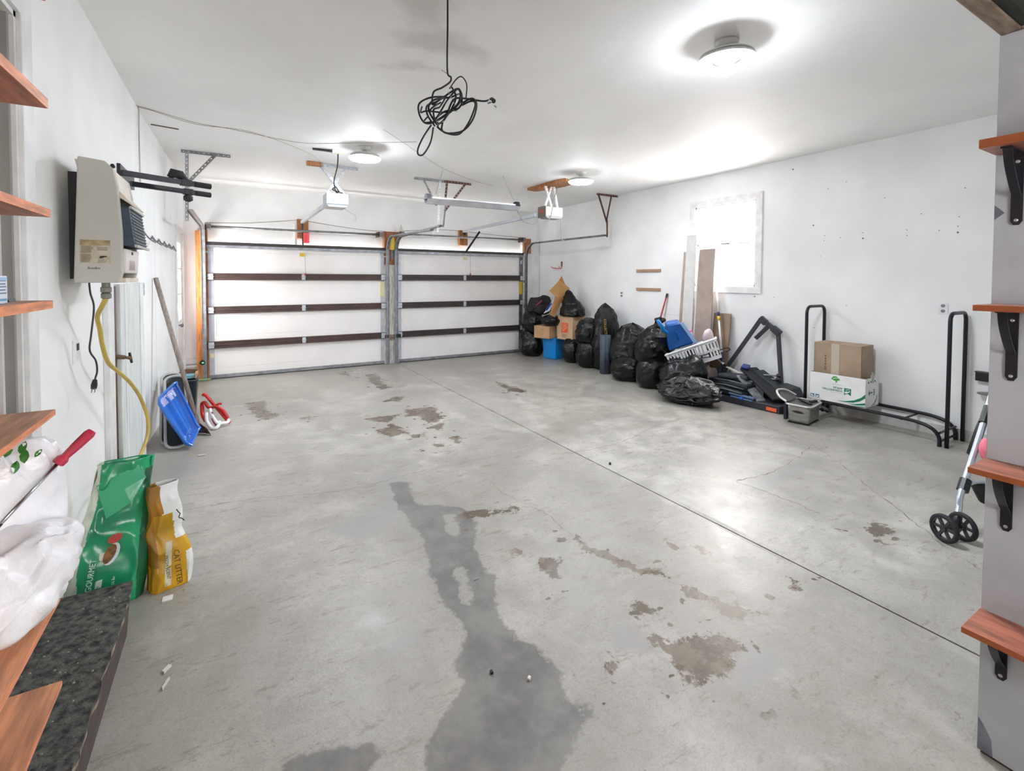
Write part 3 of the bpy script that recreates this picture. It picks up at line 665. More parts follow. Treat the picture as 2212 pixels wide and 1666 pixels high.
def shaft(x0, x1, z0, z1, label):
    t = thing('torsion_shaft', label, 'shaft', ((x0+x1)/2, 8.63, z0), 'spring shafts above the garage doors')
    MB().tube([(x0,8.63,z0),((x0+x1)/2,8.63,(z0+z1)/2),(x1,8.63,z1)], 0.021, 12).build('tube', M_steel, t, smooth=True)
    for x, z, s in ((x0+0.03,z0,1),(x1-0.03,z1,-1)):
        MB().lathe([(0.02,0),(0.055,0),(0.055,0.012),(0.045,0.016),(0.045,0.042),(0.055,0.046),(0.055,0.058),(0.02,0.058)], (x-0.03,8.63,z), 18, Matrix.Rotation(math.pi/2,4,'Y')).build('cable_drum', M_steel, t)
        MB().box(x-.05, x-.044, 8.60, 8.78, z-.05, z+.05).build('end_plate', M_rust, t)
    return t
shaft(-0.33, 2.36, 2.365, 2.372, 'grey horizontal spring tube above the left garage door')
shaft(2.70, 5.42, 2.40, 2.415, 'grey horizontal spring tube above the right garage door')

def wire(name, label, pts, r, m, cat='wire', group=None, n=6, parent=None):
    mb = MB().tube(curve_pts(pts, 8), r, n)
    o = mb.build(name, m, parent, smooth=True)
    if parent is None: tag(o, label, cat, group)
    return o
M_gw = mat('grey_wire', (128,124,120), 0.6)
wire('door_cable', 'thin loose cable strung over the left spring tube to the wooden block', [(-0.35,8.70,2.43),(0.2,8.72,2.46),(0.7,8.72,2.52),(0.96,8.735,2.56)], 0.005, M_gw, 'cable')
wire('door_cable', 'thin sagging cable from the wooden block to the middle post', [(1.12,8.735,2.55),(1.6,8.72,2.49),(2.1,8.72,2.45),(2.42,8.70,2.445)], 0.005, M_gw, 'cable')
wire('door_cable', 'thin cable strung above the right spring tube', [(2.75,8.72,2.47),(3.4,8.72,2.53),(3.92,8.735,2.54),(4.6,8.72,2.50),(5.45,8.70,2.465)], 0.005, M_gw, 'cable')
o = tag(MB().lathe([(0.03,0),(0.055,0.01),(0.062,0.10),(0.05,0.20),(0.034,0.235)], (2.525,8.61,2.10), 16).build('yellow_cord_bulb', M_yellow, smooth=True, bevel=0), 'yellow plastic safety cover hanging high on the middle post', 'cover')
MB().box(2.49, 2.56, 8.62, 8.665, 2.16, 2.36).build('strap', mat('old_orange_strap', (176,104,52), 0.6), o)
o = tag(MB().prism([(0,0),(0.11,0),(0.075,0.11),(0.05,0.17),(0.03,0.10)], (2.66,8.64,2.42), (1,0,0), (0,0,1), (0,0.004,0)).build('tin_offcut', mat('pale_tin', (206,204,188), 0.5, metal=0.3)), 'pointed pale tin scrap standing on top of the middle post', 'scrap')

def opener(label, x0, x1, y0, y1, z0, z1, body, strap_m, railx, lens):
    t = thing('door_opener', label, 'opener', ((x0+x1)/2, (y0+y1)/2, z0))
    MB().box(x0, x1, y0, y1, z0+0.035, z1).build('housing', body, t, bevel=0.012)
    MB().prism([(0.0,0.035),(0.03,0.0),(x1-x0-0.03,0.0),(x1-x0,0.035)], (x0,y0+0.01,z0), (1,0,0), (0,0,1), (0,y1-y0-0.02,0)).build('light_lens' if lens else 'lower_cover', mat('lens_grey', (150,152,152), 0.3), t, bevel=0.004)
    r = MB(); zr = z0+0.06
    r.bar((railx, 8.66, 2.52), (railx+0.06, y1, zr), 0.045, 0.05); r.build('drive_rail', M_galvl, t, bevel=0.004)
    return t
ol = opener('grey garage door opener hanging over the left garage door', 1.04, 1.315, 6.40, 6.66, 2.492, 2.672, mat('opener_grey_blue', (176,184,190), 0.35, var=0.04), M_galv, 1.02, True)
angle_iron('hanging_strap', (0.985,6.52,H-.03), (1.27,6.52,2.67), (0.8,0,0.5), (0,1,0), M_galv, ol)
angle_iron('hanging_strap', (1.285,6.54,H-.03), (1.05,6.54,2.67), (0.8,0,-0.4), (0,1,0), M_galv, ol)
angle_iron('ceiling_angle', (0.84,6.49,H-.036), (1.46,6.52,H-.036), (0,0,1), (0,0.7,0.5), M_galv, ol)
MB().box(0.82, 1.0, 6.44, 6.50, H-.05, H-.002).build('mounting_block', M_pine, ol)
wire('power_cord', '', [(1.07,5.77,H-.03),(1.085,5.9,2.9),(1.10,6.2,2.78),(1.16,6.42,2.69),(1.20,6.45,2.70),(1.17,6.47,2.76),(1.13,6.46,2.72),(1.25,6.44,2.685)], 0.007, M_black, parent=ol)
wire('antenna_wire', '', [(1.25,6.45,2.50),(1.32,6.43,2.45),(1.40,6.42,2.40),(1.40,6.42,2.33)], 0.003, M_gw, parent=ol)
MB().bar((1.03,8.66,2.50),(1.03,8.655,2.12),0.02,0.02,(1,0,0)).build('door_arm', M_dark, ol)
o = tag(MB().box(1.035, 1.125, 8.615, 8.635, 2.17, 2.335).build('red_tag', mat('bright_coral_tag', (250,86,96), 0.5), bevel=0.004), 'bright red tag hanging in front of the wooden block above the left door', 'tag')
MB().box(1.07, 1.076, 8.612, 8.616, 2.19, 2.31).build('fold', M_red, o)
oo = thing('ceiling_outlet', 'white ceiling outlet box with a black strip above the left opener', 'outlet', (1.06, 5.76, H))
MB().box(1.0, 1.12, 5.72, 5.80, H-.035, H).build('box', mat('cream_plate', (226,222,200), 0.5), oo, bevel=0.006)
MB().bar((0.80,5.80,H-.008),(1.06,5.745,H-.022),0.05,0.014).build('strip', M_black, oo, bevel=0.003)

orr = opener('white garage door opener hanging over the right garage door', 4.10, 4.415, 5.93, 6.13, 2.505, 2.68, mat('opener_white', (226,226,220), 0.4, var=0.03), M_white, 3.99, False)
MB().box(4.088, 4.102, 5.925, 6.135, 2.52, 2.69).build('side_panel', mat('grey_brown_panel', (112,104,94), 0.5), orr, bevel=0.003)
MB().prism([(0,0),(0.08,0.01),(0.07,0.055),(-0.005,0.05)], (4.086,6.06,2.585), (0,-1,0), (0,0,1), (-0.002,0,0)).build('red_badge', mat('red_badge', (196,84,76), 0.5), orr)
for a, b in (((4.13,6.0,H-.05),(4.245,6.0,2.68)),((4.245,6.01,H-.05),(4.125,6.01,2.68)),((4.285,6.0,H-.05),(4.355,6.0,2.68))):
    angle_iron('hanging_strap', a, b, (0.9,0,0.1), (0,1,0), M_white, orr, w=0.03, hole=0.01)
wire('pull_cord', '', [(4.39,5.94,2.52),(4.395,5.94,2.35),(4.40,5.93,2.19),(4.43,5.92,2.17)], 0.008, M_gw, parent=orr)
MB().tube([(3.99,8.64,2.50),(4.00,8.62,2.46)], 0.03, 8).build('rail_bracket', M_black, orr)
MB().bar((4.17,8.30,2.50),(4.03,8.645,2.11),0.03,0.025,(1,0,0)).build('door_arm', M_blackm, orr)
pk = thing('ceiling_plank', 'brown wooden plank screwed to the ceiling above the white opener', 'plank', (4.25, 6.0, H))
MB().prism([(4.12,6.50),(4.30,6.52),(4.40,6.30),(4.46,5.92),(4.44,5.66),(4.20,5.58),(4.14,5.75)], (0,0,H-0.04), (1,0,0), (0,1,0), (0,0,0.038)).build('board', M_pine, pk, bevel=0.003)
MB().prism([(4.13,6.2),(4.36,6.24),(4.38,6.16),(4.13,6.10)], (0,0,H-0.075), (1,0,0), (0,1,0), (0,0,0.035)).build('cleat', M_orange, pk, bevel=0.003)

# ---------------------------------------------------------------- shop light on chains
sl = thing('shop_light', 'silver tube shop light hanging on two chains in mid room', 'lamp', (2.88, 5.95, 2.62))
A0 = Vector((2.20,5.95,2.625)); A1 = Vector((3.60,5.93,2.632)); 
hood = [(-0.065,0.0),(-0.035,0.06),(0.035,0.06),(0.065,0.0),(0.059,0.0),(0.032,0.054),(-0.032,0.054),(-0.059,0.0)]
MB().sweep([A0,(A0+A1)/2,A1], [(b, a) for a, b in hood] if False else hood, (0,1,0)).build('reflector_hood', mat('brushed_aluminium', (196,198,202), 0.32, metal=0.7, var=0.08), sl)
for p, s in ((A0, 1), (A1, -1)):
    MB().prism([(-0.068,-0.004),(-0.036,0.066),(0.036,0.066),(0.068,-0.004)], p + Vector((-0.006*s,0,0)), (0,1,0), (0,0,1), (0.06*s,0,0)).build('end_cap', M_black if s < 0 else mat('chrome_cap', (150,152,158), 0.25, metal=0.9), sl, bevel=0.003)
for dy in (-0.03, 0.03):
    MB().tube([A0+Vector((0.05,dy,0.018)), A1+Vector((-0.05,dy,0.018))], 0.013, 10).build('fluorescent_tube', M_white_pl, sl, smooth=True)
def chain(a, b, parent):
    a = Vector(a); b = Vector(b); n = int((b-a).length/0.022); mb = MB(); d = (b-a)/n; t = d.normalized(); u = t.orthogonal().normalized(); w = t.cross(u)
    for i in range(n):
        c = a + d*(i+0.5); q = u if i % 2 else w
        mb.tube([c + t*0.015*math.cos(k*math.pi/4) + q*0.006*math.sin(k*math.pi/4) for k in range(8)], 0.0018, 4, closed=True)
    return mb.build('chain', M_galv, parent)
chain((2.461,5.999,H), (2.335,5.96,2.69), sl); chain((3.330,5.901,H), (3.545,5.93,2.695), sl)
wire('power_cord', '', [(3.58,5.93,2.63),(3.63,5.93,2.50),(3.72,5.94,2.42),(3.86,5.96,2.40),(4.02,5.95,2.43),(4.15,5.91,2.49),(4.19,5.90,2.62),(4.21,5.90,2.75),(4.27,5.91,2.90),(4.30,5.92,H-.04)], 0.0065, M_gw, parent=sl)

# ---------------------------------------------------------------- hanging cord coil
cc = thing('extension_cord_coil', 'black extension cord coiled in the air below the ceiling', 'cord', (0.997, 2.365, H))
ax = Vector((0.861,-0.509,0)); az = Vector((0,0,1)); ay = Vector((0.509,0.861,0)); O_ = Vector((0.997,2.365,2.49))
def cp(x, z, d=0.0): return O_ + ax*x + az*z + ay*d          # metres in the plane across the room
k = 1/402.0
def cpx(pts, s=0.0, rnd=None):
    out = []
    for i, (x, y) in enumerate(pts):
        out.append(cp((x-967)*k, (231-y)*k, (s*math.sin(i*1.7+s*40))))
    return out
mb = MB(); loops = [
 ([(967,-40),(967,60),(966,120),(967,160),(974,168),(972,178),(955,190),(938,198),(934,215),(936,226),(950,215)],0.0,0.0048),
 ([(960,205),(930,210),(909,228),(906,245),(915,260),(935,265),(950,250),(965,215),(985,190),(995,200),(997,218),(975,235),(950,255),(938,268)],0.03,0.005),
 ([(938,268),(925,250),(925,232),(945,215),(975,195),(992,198),(998,222),(985,232),(960,240),(940,262)],-0.03,0.005),
 ([(940,262),(928,240),(940,222),(970,205),(986,200),(996,212),(990,226),(965,236),(945,258)],0.05,0.005),
 ([(970,190),(985,170),(998,170),(1008,185),(1005,212)],0.02,0.0035),
 ([(998,220),(1020,215),(1029,228),(1020,255),(1000,280),(970,289),(955,280),(955,262)],-0.02,0.005),
 ([(996,222),(1018,218),(1027,232),(1012,262),(990,284),(965,288),(948,278),(945,268)],0.035,0.005),
 ([(932,268),(915,292),(904,320),(905,333),(915,330),(930,305),(937,275)],0.01,0.0045),
 ([(950,215),(935,235),(932,250),(945,262),(960,250),(980,222),(1000,216),(1040,212),(1055,214)],0.045,0.0052),
 ([(909,225),(910,243),(925,245),(960,240),(990,228)],-0.04,0.0045),
 ([(962,200),(950,228),(940,245),(945,268),(965,240),(985,214),(978,196)],-0.05,0.005),
 ([(915,262),(925,252),(930,262),(918,264)],0.0,0.004)]
for pts, s, r in loops: mb.tube(curve_pts(cpx(pts, s), 7), r, 7)
mb.build('cord', M_black, cc, smooth=True)
MB().tube(cpx([(1053,214),(1062,218),(1066,224)], 0.045), [0.009,0.014,0.012], 8).build('plug', M_black, cc)
MB().tube([cp((1066-967)*k,(231-223)*k,.03), cp((1071-967)*k,(231-227)*k,.03)], 0.004, 6).build('prong', M_galv, cc)
M_twine = mat('grey_twist_tie', (150,148,150), 0.4)
MB().tube(curve_pts(cpx([(962,196),(970,206),(980,222),(984,232),(978,234)], 0.06), 5), 0.002, 5).build('twist_tie', M_twine, cc)
MB().tube(curve_pts(cpx([(954,153),(968,162)], 0.0), 3), 0.002, 5).build('twist_tie', M_twine, cc)

# ---------------------------------------------------------------- wires stapled to the ceiling
M_cw = mat('aged_wire', (136,122,110), 0.7)
wire('ceiling_wire', 'thin brown wire running from the left wall across the ceiling to the left lamp', [(-0.675,5.156,2.4),(-0.675,5.156,3.0),(-0.66,5.16,H-.006),(-0.288,5.391,H-.012),(0.011,5.46,H-.006),(0.631,5.60,H-.01),(1.047,5.391,H-.006),(1.45,5.06,H-.02),(1.72,4.93,H-.004)], 0.0022, M_cw)
wire('ceiling_wire', 'second thin wire along the ceiling, ending at the left opener', [(-0.673,5.19,2.4),(-0.673,5.19,2.98),(-0.64,5.20,H-.005),(-0.288,5.41,H-.02),(0.15,5.45,H-.006),(0.631,5.82,H-.012),(0.90,6.16,H-.02),(0.98,6.50,H-.02)], 0.0018, M_cw)
wire('ceiling_wire', 'thin wire crossing the ceiling from the left lamp towards the shop light chains', [(1.30,4.70,H-.004),(1.55,4.95,H-.012),(2.197,5.688,H-.006),(2.60,6.02,H-.02),(3.200,6.467,H-.004),(3.55,6.60,H-.004)], 0.0018, M_cw)
# ---------------------------------------------------------------- left wall: heater and its lines
M_heat = mat('beige_heater_enamel', (188,186,178), 0.5, var=0.03, scale=3, bump=0.04, bscale=150)
M_heatf = mat('cream_heater_front', (222,212,196), 0.5, var=0.10, scale=5)
ht = thing('wall_heater', 'beige wall mounted gas heater with a dark grille', 'heater', (-0.55, 3.1, 1.55))
hy0, hy1 = 2.927, 3.36
side = [(-0.635,1.552),(-0.470,1.552),(-0.457,1.60),(-0.457,1.80),(-0.470,2.02),(-0.485,2.100),(-0.515,2.132),(-0.612,2.142)]
ctr = (-0.55, 1.85)
def shell(y0, y1, nm, m, s=1.0):
    return MB().prism([(x, z) for x, z in side], (0,y0,0), (1,0,0), (0,0,1), (0,y1-y0,0)).build(nm, m, ht, bevel=0.006)
shell(hy0, hy0+0.05, 'side_panel', M_heat); shell(hy1-0.04, hy1, 'side_panel', M_heat)
MB().box(XL, -0.632, hy0+0.20, hy1, 1.57, 2.10).build('shadow_gap_plate', M_black, ht)  # black plate stands for the shadow between heater and wall
MB().prism([(-0.632,2.136),(-0.515,2.128),(-0.487,2.098),(-0.474,2.02),(-0.470,1.985),(-0.60,1.985)], (0,hy0+0.05,0), (1,0,0), (0,0,1), (0,hy1-hy0-0.09,0)).build('top_hood', M_heatf, ht)
MB().box(-0.60, -0.585, hy0+0.05, hy1-0.04, 1.56, 2.0).build('firebox', M_black, ht)
MB().prism([(-0.474,2.005),(-0.425,1.945),(-0.43,1.94),(-0.49,1.985)], (0,hy0+0.05,0), (1,0,0), (0,0,1), (0,hy1-hy0-0.05,0)).build('hood_lip', M_heatf, ht)
M_gr = mat('dark_blue_grille', (58,72,84), 0.45, metal=0.4, var=0.1)
g_ = MB().hexa([(-0.50,hy0+.055,1.735),(-0.415,hy0+.055,1.735),(-0.415,hy1+.01,1.735),(-0.50,hy1+.01,1.735),(-0.50,hy0+.055,1.925),(-0.435,hy0+.055,1.925),(-0.435,hy1+.01,1.925),(-0.50,hy1+.01,1.925)]).build('grille', M_gr, ht, bevel=0.003)
for i in range(11):
    z = 1.75+0.0165*i; x = -0.415-0.02*(i/11.0)
    MB().box(x-0.004, x+0.004, hy0+.075, hy1-.005, z, z+0.006).build('louvre', mat('grille_louvre', (76,92,104), 0.4, metal=0.5), g_)
MB().bar((-0.43,hy0+.06,1.925),(-0.43,hy1+.01,1.925),0.012,0.012).build('grille_rim', M_heat, ht); MB().bar((-0.408,hy0+.05,1.735),(-0.408,hy1+.015,1.735),0.012,0.012).build('grille_rim', M_heat, ht)
MB().hexa([(-0.55,hy0+.05,1.60),(-0.452,hy0+.05,1.60),(-0.452,hy1-.03,1.60),(-0.55,hy1-.03,1.60),(-0.55,hy0+.05,1.72),(-0.448,hy0+.05,1.72),(-0.448,hy1-.01,1.72),(-0.55,hy1-.01,1.72)]).build('control_panel', mat('silver_panel', (214,208,204), 0.3, metal=0.25), ht, bevel=0.003)
for i in range(9): MB().box(-0.4515,-0.4495, hy0+.15+i*.018, hy0+.157+i*.018, 1.615, 1.665).build('vent_slot', mat('slot_grey', (182,176,172), 0.5), ht)
MB().box(-0.4495,-0.447, hy0+.20, hy0+.235, 1.695, 1.71).build('switch', M_ink, ht)
MB().box(-0.56, -0.45, hy0+.04, hy1-.03, 1.552, 1.575).build('bottom_lip', M_heatf, ht)
MB().lathe([(0.008,0),(0.012,0.006),(0.006,0.02)], (-0.497,hy0+.07,2.112), 10).build('knob', M_black, ht)
yy = hy0-0.0005
MB().box(-0.610,-0.498, yy-.001, yy+.001, 1.645, 1.755).build('label_sheet', mat('aged_label', (194,188,172), 0.6, var=0.14, scale=18, dark=(160,138,98)), ht)
MB().box(-0.609,-0.499, yy-.0015, yy, 1.728, 1.754).build('label_stain', mat('label_stain', (170,150,112), 0.7, var=0.2, scale=30), ht)
def lines(x0, x1, z0, n, dz, h, m, jit=0.3):
    rn = random.Random(int(z0*1000))
    mb = MB()
    for i in range(n):
        w = (x1-x0)*(1-jit*rn.random()); mb.box(x0, x0+w, yy-.0022, yy-.001, z0-i*dz, z0-i*dz+h)
    o = mb.build('fine_print', m, ht); return o
M_pr = mat('grey_print', (128,124,108), 0.7)
lines(-0.606,-0.556,1.722,6,0.0055,0.003,M_pr); lines(-0.548,-0.508,1.718,3,0.006,0.0035,M_pr,0.1); lines(-0.606,-0.562,1.684,7,0.0055,0.0026,M_pr,0.4)
MB().prism([(0,0.004),(0.006,0.012),(0.026,0.012),(0.030,0.007),(0.020,0.006),(0.010,0.0),(0.004,0.0)], (-0.541,yy-.001,1.668), (1,0,0), (0,0,1), (0,-.001,0)).build('printed_mark', M_ink, ht)
lines(-0.545,-0.508,1.660,3,0.006,0.0022,M_pr,0.5)
mb = MB()
for i, (x0, w) in enumerate(((0,.006),(.0075,.004),(.013,.006),(.0205,.004),(.026,.006),(.0335,.005),(.040,.004))): mb.box(-.582+x0, -.582+x0+w, yy-.002, yy-.001, 1.617, 1.6235+(.004 if i in (0,4) else 0))
mb.build('faint_lettering', mat('faint_print', (126,124,120), 0.7), ht)
hose = wire('gas_hose', 'yellow coated gas hose hanging from the heater down to the floor', [(-0.535,3.02,1.548),(-0.535,3.02,1.48),(-0.55,3.02,1.44),(-0.585,3.10,1.38),(-0.59,3.17,1.31),(-0.59,3.23,1.21),(-0.585,3.33,1.11),(-0.57,3.50,1.03),(-0.55,3.72,0.92),(-0.53,3.92,0.78),(-0.50,3.97,0.62),(-0.50,3.90,0.51),(-0.52,3.62,0.44),(-0.53,3.35,0.475),(-0.53,3.18,0.50),(-0.53,3.02,0.46)], 0.0105, mat('mustard_hose', (196,170,84), 0.5, var=0.1), 'hose', n=10)
fit = MB().lathe([(0.012,0),(0.017,0),(0.017,-0.02),(0.022,-0.024),(0.022,-0.045),(0.016,-0.05),(0.021,-0.055),(0.021,-0.075),(0.013,-0.08)], (-0.535,3.02,1.552), 8); fit.build('brass_fitting', mat('fitting_steel', (140,142,134), 0.35, metal=0.8), hose)
cd = wire('power_cord', 'black heater power cord hanging free with its plug near the wall outlet', [(-0.60,3.03,1.56),(-0.60,3.05,1.50),(-0.59,3.06,1.43),(-0.60,3.05,1.30),(-0.605,3.04,1.22),(-0.595,3.10,1.16),(-0.60,3.15,1.10),(-0.61,3.16,1.06),(-0.61,3.15,1.045)], 0.0042, mat('dark_cord', (56,54,66), 0.5), 'cord', n=8)
MB().tube([(-0.61,3.155,1.055),(-0.612,3.145,1.03),(-0.612,3.135,1.012)], [0.009,0.014,0.012], 8).build('plug', M_black, cd)
for dx in (-0.006, 0.006): MB().bar((-0.612+dx,3.135,1.014),(-0.614+dx,3.128,0.994),0.003,0.006).build('prong', M_galv, cd)
op = thing('wall_outlet', 'white outlet plate on the left wall beside the dangling plug', 'outlet', (XL, 3.2, 1.14))
MB().box(XL, XL+0.006, 3.135, 3.265, 1.143, 1.262).build('plate', M_white_pl, op, bevel=0.002)
MB().box(XL+.006, XL+.009, 3.185, 3.22, 1.205, 1.24).build('socket', M_ink, op); MB().box(XL+.006, XL+.008, 3.18, 3.225, 1.16, 1.195).build('socket', mat('socket_white', (222,222,220), 0.4), op)
bp_ = thing('boxed_panel', 'tall pale painted board panel fixed to the left wall under the heater', 'panel', (XL, 4.45, 0.12))
MB().box(XL, XL+0.055, 3.99, 4.88, 0.10, 1.535).build('board', mat('greenish_white_panel', (216,222,220), 0.55, var=0.05, scale=4, stretch=(4,4,1)), bp_, bevel=0.004)
MB().box(XL+.055, XL+.062, 4.72, 4.88, 0.10, 1.535).build('edge_strip', M_white, bp_, bevel=0.002)
MB().box(XL+.055, XL+.06, 4.12, 4.16, 0.10, 1.535).build('edge_strip', M_white, bp_)
pp = thing('pipe_board', 'narrow white upright board left of the pale panel', 'board', (XL, 3.86, 0.12))
MB().box(XL, XL+0.03, 3.78, 3.945, 0.09, 1.54).build('board', M_white, pp, bevel=0.003)
tb = tag(MB().tube([(XL+.018,3.968,0.09),(XL+.018,3.968,1.52)], 0.016, 8).build('gas_pipe', mat('dark_red_pipe', (92,52,50), 0.5), smooth=True), 'thin dark red pipe in the slot beside the pale panel', 'pipe')
vl = thing('gas_valve', 'small brass shut off valve on the dark red pipe', 'valve', (XL+.05, 4.0, 1.04))
MB().tube([(XL+.03,3.97,1.06),(XL+.075,3.98,1.05)], 0.014, 8).build('body', mat('old_brass', (122,104,84), 0.4, metal=0.7), vl)
MB().tube([(XL+.075,3.98,1.05),(XL+.095,4.02,1.04)], [0.008,0.014], 8).build('stem', mat('old_brass', (122,104,84), 0.4, metal=0.7), vl)
MB().bar((XL+.095,4.0,1.075),(XL+.10,4.04,1.005),0.012,0.012).build('handle', mat('dark_bronze', (70,58,46), 0.5, metal=0.5), vl)
so = thing('wall_outlet', 'grey metal outlet box on the left wall just right of the heater', 'outlet', (XL, 5.0, 1.42))
MB().box(XL, XL+0.045, 4.93, 5.06, 1.425, 1.535).build('box', M_galv, so, bevel=0.003)
for z in (1.455, 1.505): MB().box(XL+.045, XL+.05, 4.955, 5.035, z-.018, z+.018).build('socket', mat('grey_socket', (150,150,152), 0.5), so)
hk = thing('coat_hook_rail', 'wavy grey wire hook rail on the left wall beside the heater', 'hooks', (XL, 6.3, 1.9))
pts = []
for i in range(41):
    u = i/40*5; y = 5.40+u*0.40; ph = u-int(u); pts.append((xl(y)+0.012+0.05*math.sin(math.pi*ph), y, 1.965-0.055*math.sin(math.pi*ph)+0.02*(1 if ph < 0.03 else 0)))
MB().tube(pts, 0.006, 7).build('wire', M_steel, hk, smooth=True)
for i in range(6): y = 5.40+0.40*i; MB().tube([(xl(y),y,1.965),(xl(y)+.014,y,1.965)], 0.010, 8).build('screw', M_steel, hk)

# bicycle hanger with two padded arms
ar = thing('bike_hanger', 'black two armed padded wall hanger above the heater', 'hanger', (XL, 4.6, 2.33))
dv = Vector((0.883,0.469,0)); 
for b, L_ in ((Vector((XL,4.38,2.333)), 0.615), (Vector((XL,4.76,2.318)), 0.60)):
    MB().bar(b, b+dv*L_*0.80, 0.032, 0.040).build('arm', M_blackm, ar, bevel=0.003)
    MB().bar(b+dv*L_*0.70, b+dv*L_*0.86, 0.022, 0.03).build('inner_tube', M_black, ar)
    MB().tube([b+dv*L_*0.80, b+dv*L_], 0.023, 12).build('foam_grip', M_rubber, ar)
    MB().bar(b+dv*L_*0.64, b+dv*L_*0.76, 0.040, 0.052).build('collar', M_black, ar, bevel=0.004)
MB().bar((XL+.01,4.30,2.333),(XL+.01,4.86,2.333),0.02,0.10).build('wall_plate', M_blackm, ar)
p = Vector((XL,4.38,2.333))+dv*0.34; MB().tube([p+Vector((-.02,0,.025)), p+Vector((0,0,.06)), p+Vector((.05,.03,.055)), p+Vector((.09,.05,.02))], [0.02,0.036,0.034,0.014], 10).build('clamp_knob', M_rubber, ar, smooth=True)
p = Vector((XL,4.76,2.333))+dv*0.42; MB().tube([p+Vector((0,0,-.03)), p+Vector((0,0,-.055)), p+Vector((0,0,-.085)), p+Vector((0,0,-.10))], [0.012,0.036,0.036,0.012], 10).build('ball_knob', M_rubber, ar, smooth=True)

# ---------------------------------------------------------------- things leaning on the left wall
sh = thing('shovel', 'grey handled shovel leaning on the left wall beside the blue sled', 'shovel', (-0.27, 5.5, fz(5.5)))
T0 = Vector((-0.655,5.85,1.575)); T1 = Vector((-0.325,5.55,0.21))
MB().tube([T0, T0.lerp(T1,0.5), T1], [0.021,0.021,0.019], 12).build('handle', mat('weathered_grey_handle', (150,138,130), 0.65, var=0.2, scale=6, stretch=(12,12,1)), sh, smooth=True)
dn = (T1-T0).normalized(); MB().tube([T1-dn*.02, T1+dn*.06, T1+dn*.10], [0.024,0.020,0.016], 10).build('socket', M_steel, sh)
bs = T1+dn*0.07; bu = Vector((0.6,-0.72,0)).normalized(); bl_ = MB(); nb = bu.cross(dn).normalized()
tip = Vector((-0.255,5.50,fz(5.5)+0.004)); dd = (tip-bs)
def bladef(u, v):
    w = 0.04+0.055*min(1, v*3); 
    return bs + dd*v + bu*((u-0.5)*2*w) + nb*(0.022*(1-(2*u-1)**2))
bl_.grid(9, 9, bladef); bl_.build('blade', mat('dull_shovel_steel', (96,88,88), 0.5, metal=0.5, var=0.3, scale=20), sh, smooth=True, solid=0.003)

def rounded(w, h, r, n=5):
    out = []
    for cx_, cy_, a0 in ((w-r,h-r,0),(-w+r,h-r,90),(-w+r,-h+r,180),(w-r,-h+r,270)):
        for i in range(n+1):
            a = math.radians(a0+90*i/n); out.append((cx_+r*math.cos(a), cy_+r*math.sin(a)))
    return out
def tray(t, c, ux, uy, w, h, depth, r, m_in, m_rim, rimr):
    # shallow moulded tray: rounded rim, walls sloping to a flat floor pushed back along the normal
    c = Vector(c); ux = Vector(ux).normalized(); uy = Vector(uy).normalized(); nz = ux.cross(uy).normalized()
    o_ = [c + ux*x + uy*y for x, y in rounded(w, h, r)]; i_ = [c + ux*x*0.86 + uy*y*0.9 - nz*depth for x, y in rounded(w, h, r)]
    n = len(o_); mb = MB(); mb.add(o_+i_, [(k_, (k_+1) % n, n+(k_+1) % n, n+k_) for k_ in range(n)] + [tuple(range(n, 2*n))])
    mb.build('shell', m_in, t, solid=0.006)
    MB().tube(o_, rimr, 8, closed=True).build('rim', m_rim, t, smooth=True)
    return c, ux, uy, nz
M_dkin = mat('black_sled_plastic', (22,26,28), 0.5, var=0.2)
M_rim = mat('pale_grey_rim', (176,176,174), 0.45, var=0.08)
for i, (dy, dx, lab) in enumerate(((0.0, 0.0, 'black sled tray with pale grey rim directly behind the blue sled'), (0.13, -0.05, 'second black sled tray with grey rim, nested closest to the left wall'))):
    b0 = Vector((-0.50+dx, 5.13+dy, fz(5.13)+0.012)); tp = Vector((-0.575+dx*0.8, 5.86+dy*1.3, 0.575))
    uy_ = (tp-b0); hh = uy_.length/2; uy_.normalize(); ux_ = Vector((1.0,0.06,0)); ux_ = (ux_ - uy_*ux_.dot(uy_)).normalized()
    t = thing('sled_tray', lab, 'sled', (b0.x, b0.y, fz(b0.y)), 'black sled trays')
    tray(t, (b0+tp)/2 + ux_*0.06, ux_, uy_, 0.085, hh, 0.02, 0.07, M_dkin, M_rim, 0.014 if i == 0 else 0.012)
# blue sled
sb = thing('blue_sled', 'shiny bright blue plastic sled leaning across the black trays', 'sled', (-0.34, 5.2, fz(5.2)))
M_sled = mat('shiny_blue_sled', (18,112,214), 0.12, var=0.15, scale=3, coat=0.9, bump=0.15, bscale=14)
BL = Vector((-0.355,5.06,fz(5.06)+0.012)); BR = Vector((-0.296,5.30,0.160)); TL = Vector((-0.601,5.22,0.481)); TR = Vector((-0.485,5.50,0.576))
def sledf(u, v):
    p = BL.lerp(BR,u).lerp(TL.lerp(TR,u), v); n = (BR-BL).cross(TL-BL).normalized()
    e = min(u,1-u)*2; q = min(v,1-v)*2
    taper = 1-0.10*(abs(2*v-1)**4)
    mid = BL.lerp(BR,.5).lerp(TL.lerp(TR,.5), v); p = mid + (p-mid)*taper
    prof = -0.040*min(1, e*4)*min(1, q*6) + 0.042*(math.exp(-((u-0.5)/0.10)**2) + 0.45*math.exp(-((u-0.2)/0.06)**2) + 0.45*math.exp(-((u-0.8)/0.06)**2))*min(1, q*3.2) + 0.012*max(0, 1-e*14) + 0.02*max(0, 1-q*9)
    return p + n*prof
mb = MB(); mb.grid(34, 40, sledf); mb.build('shell', M_sled, sb, smooth=True, solid=0.006)
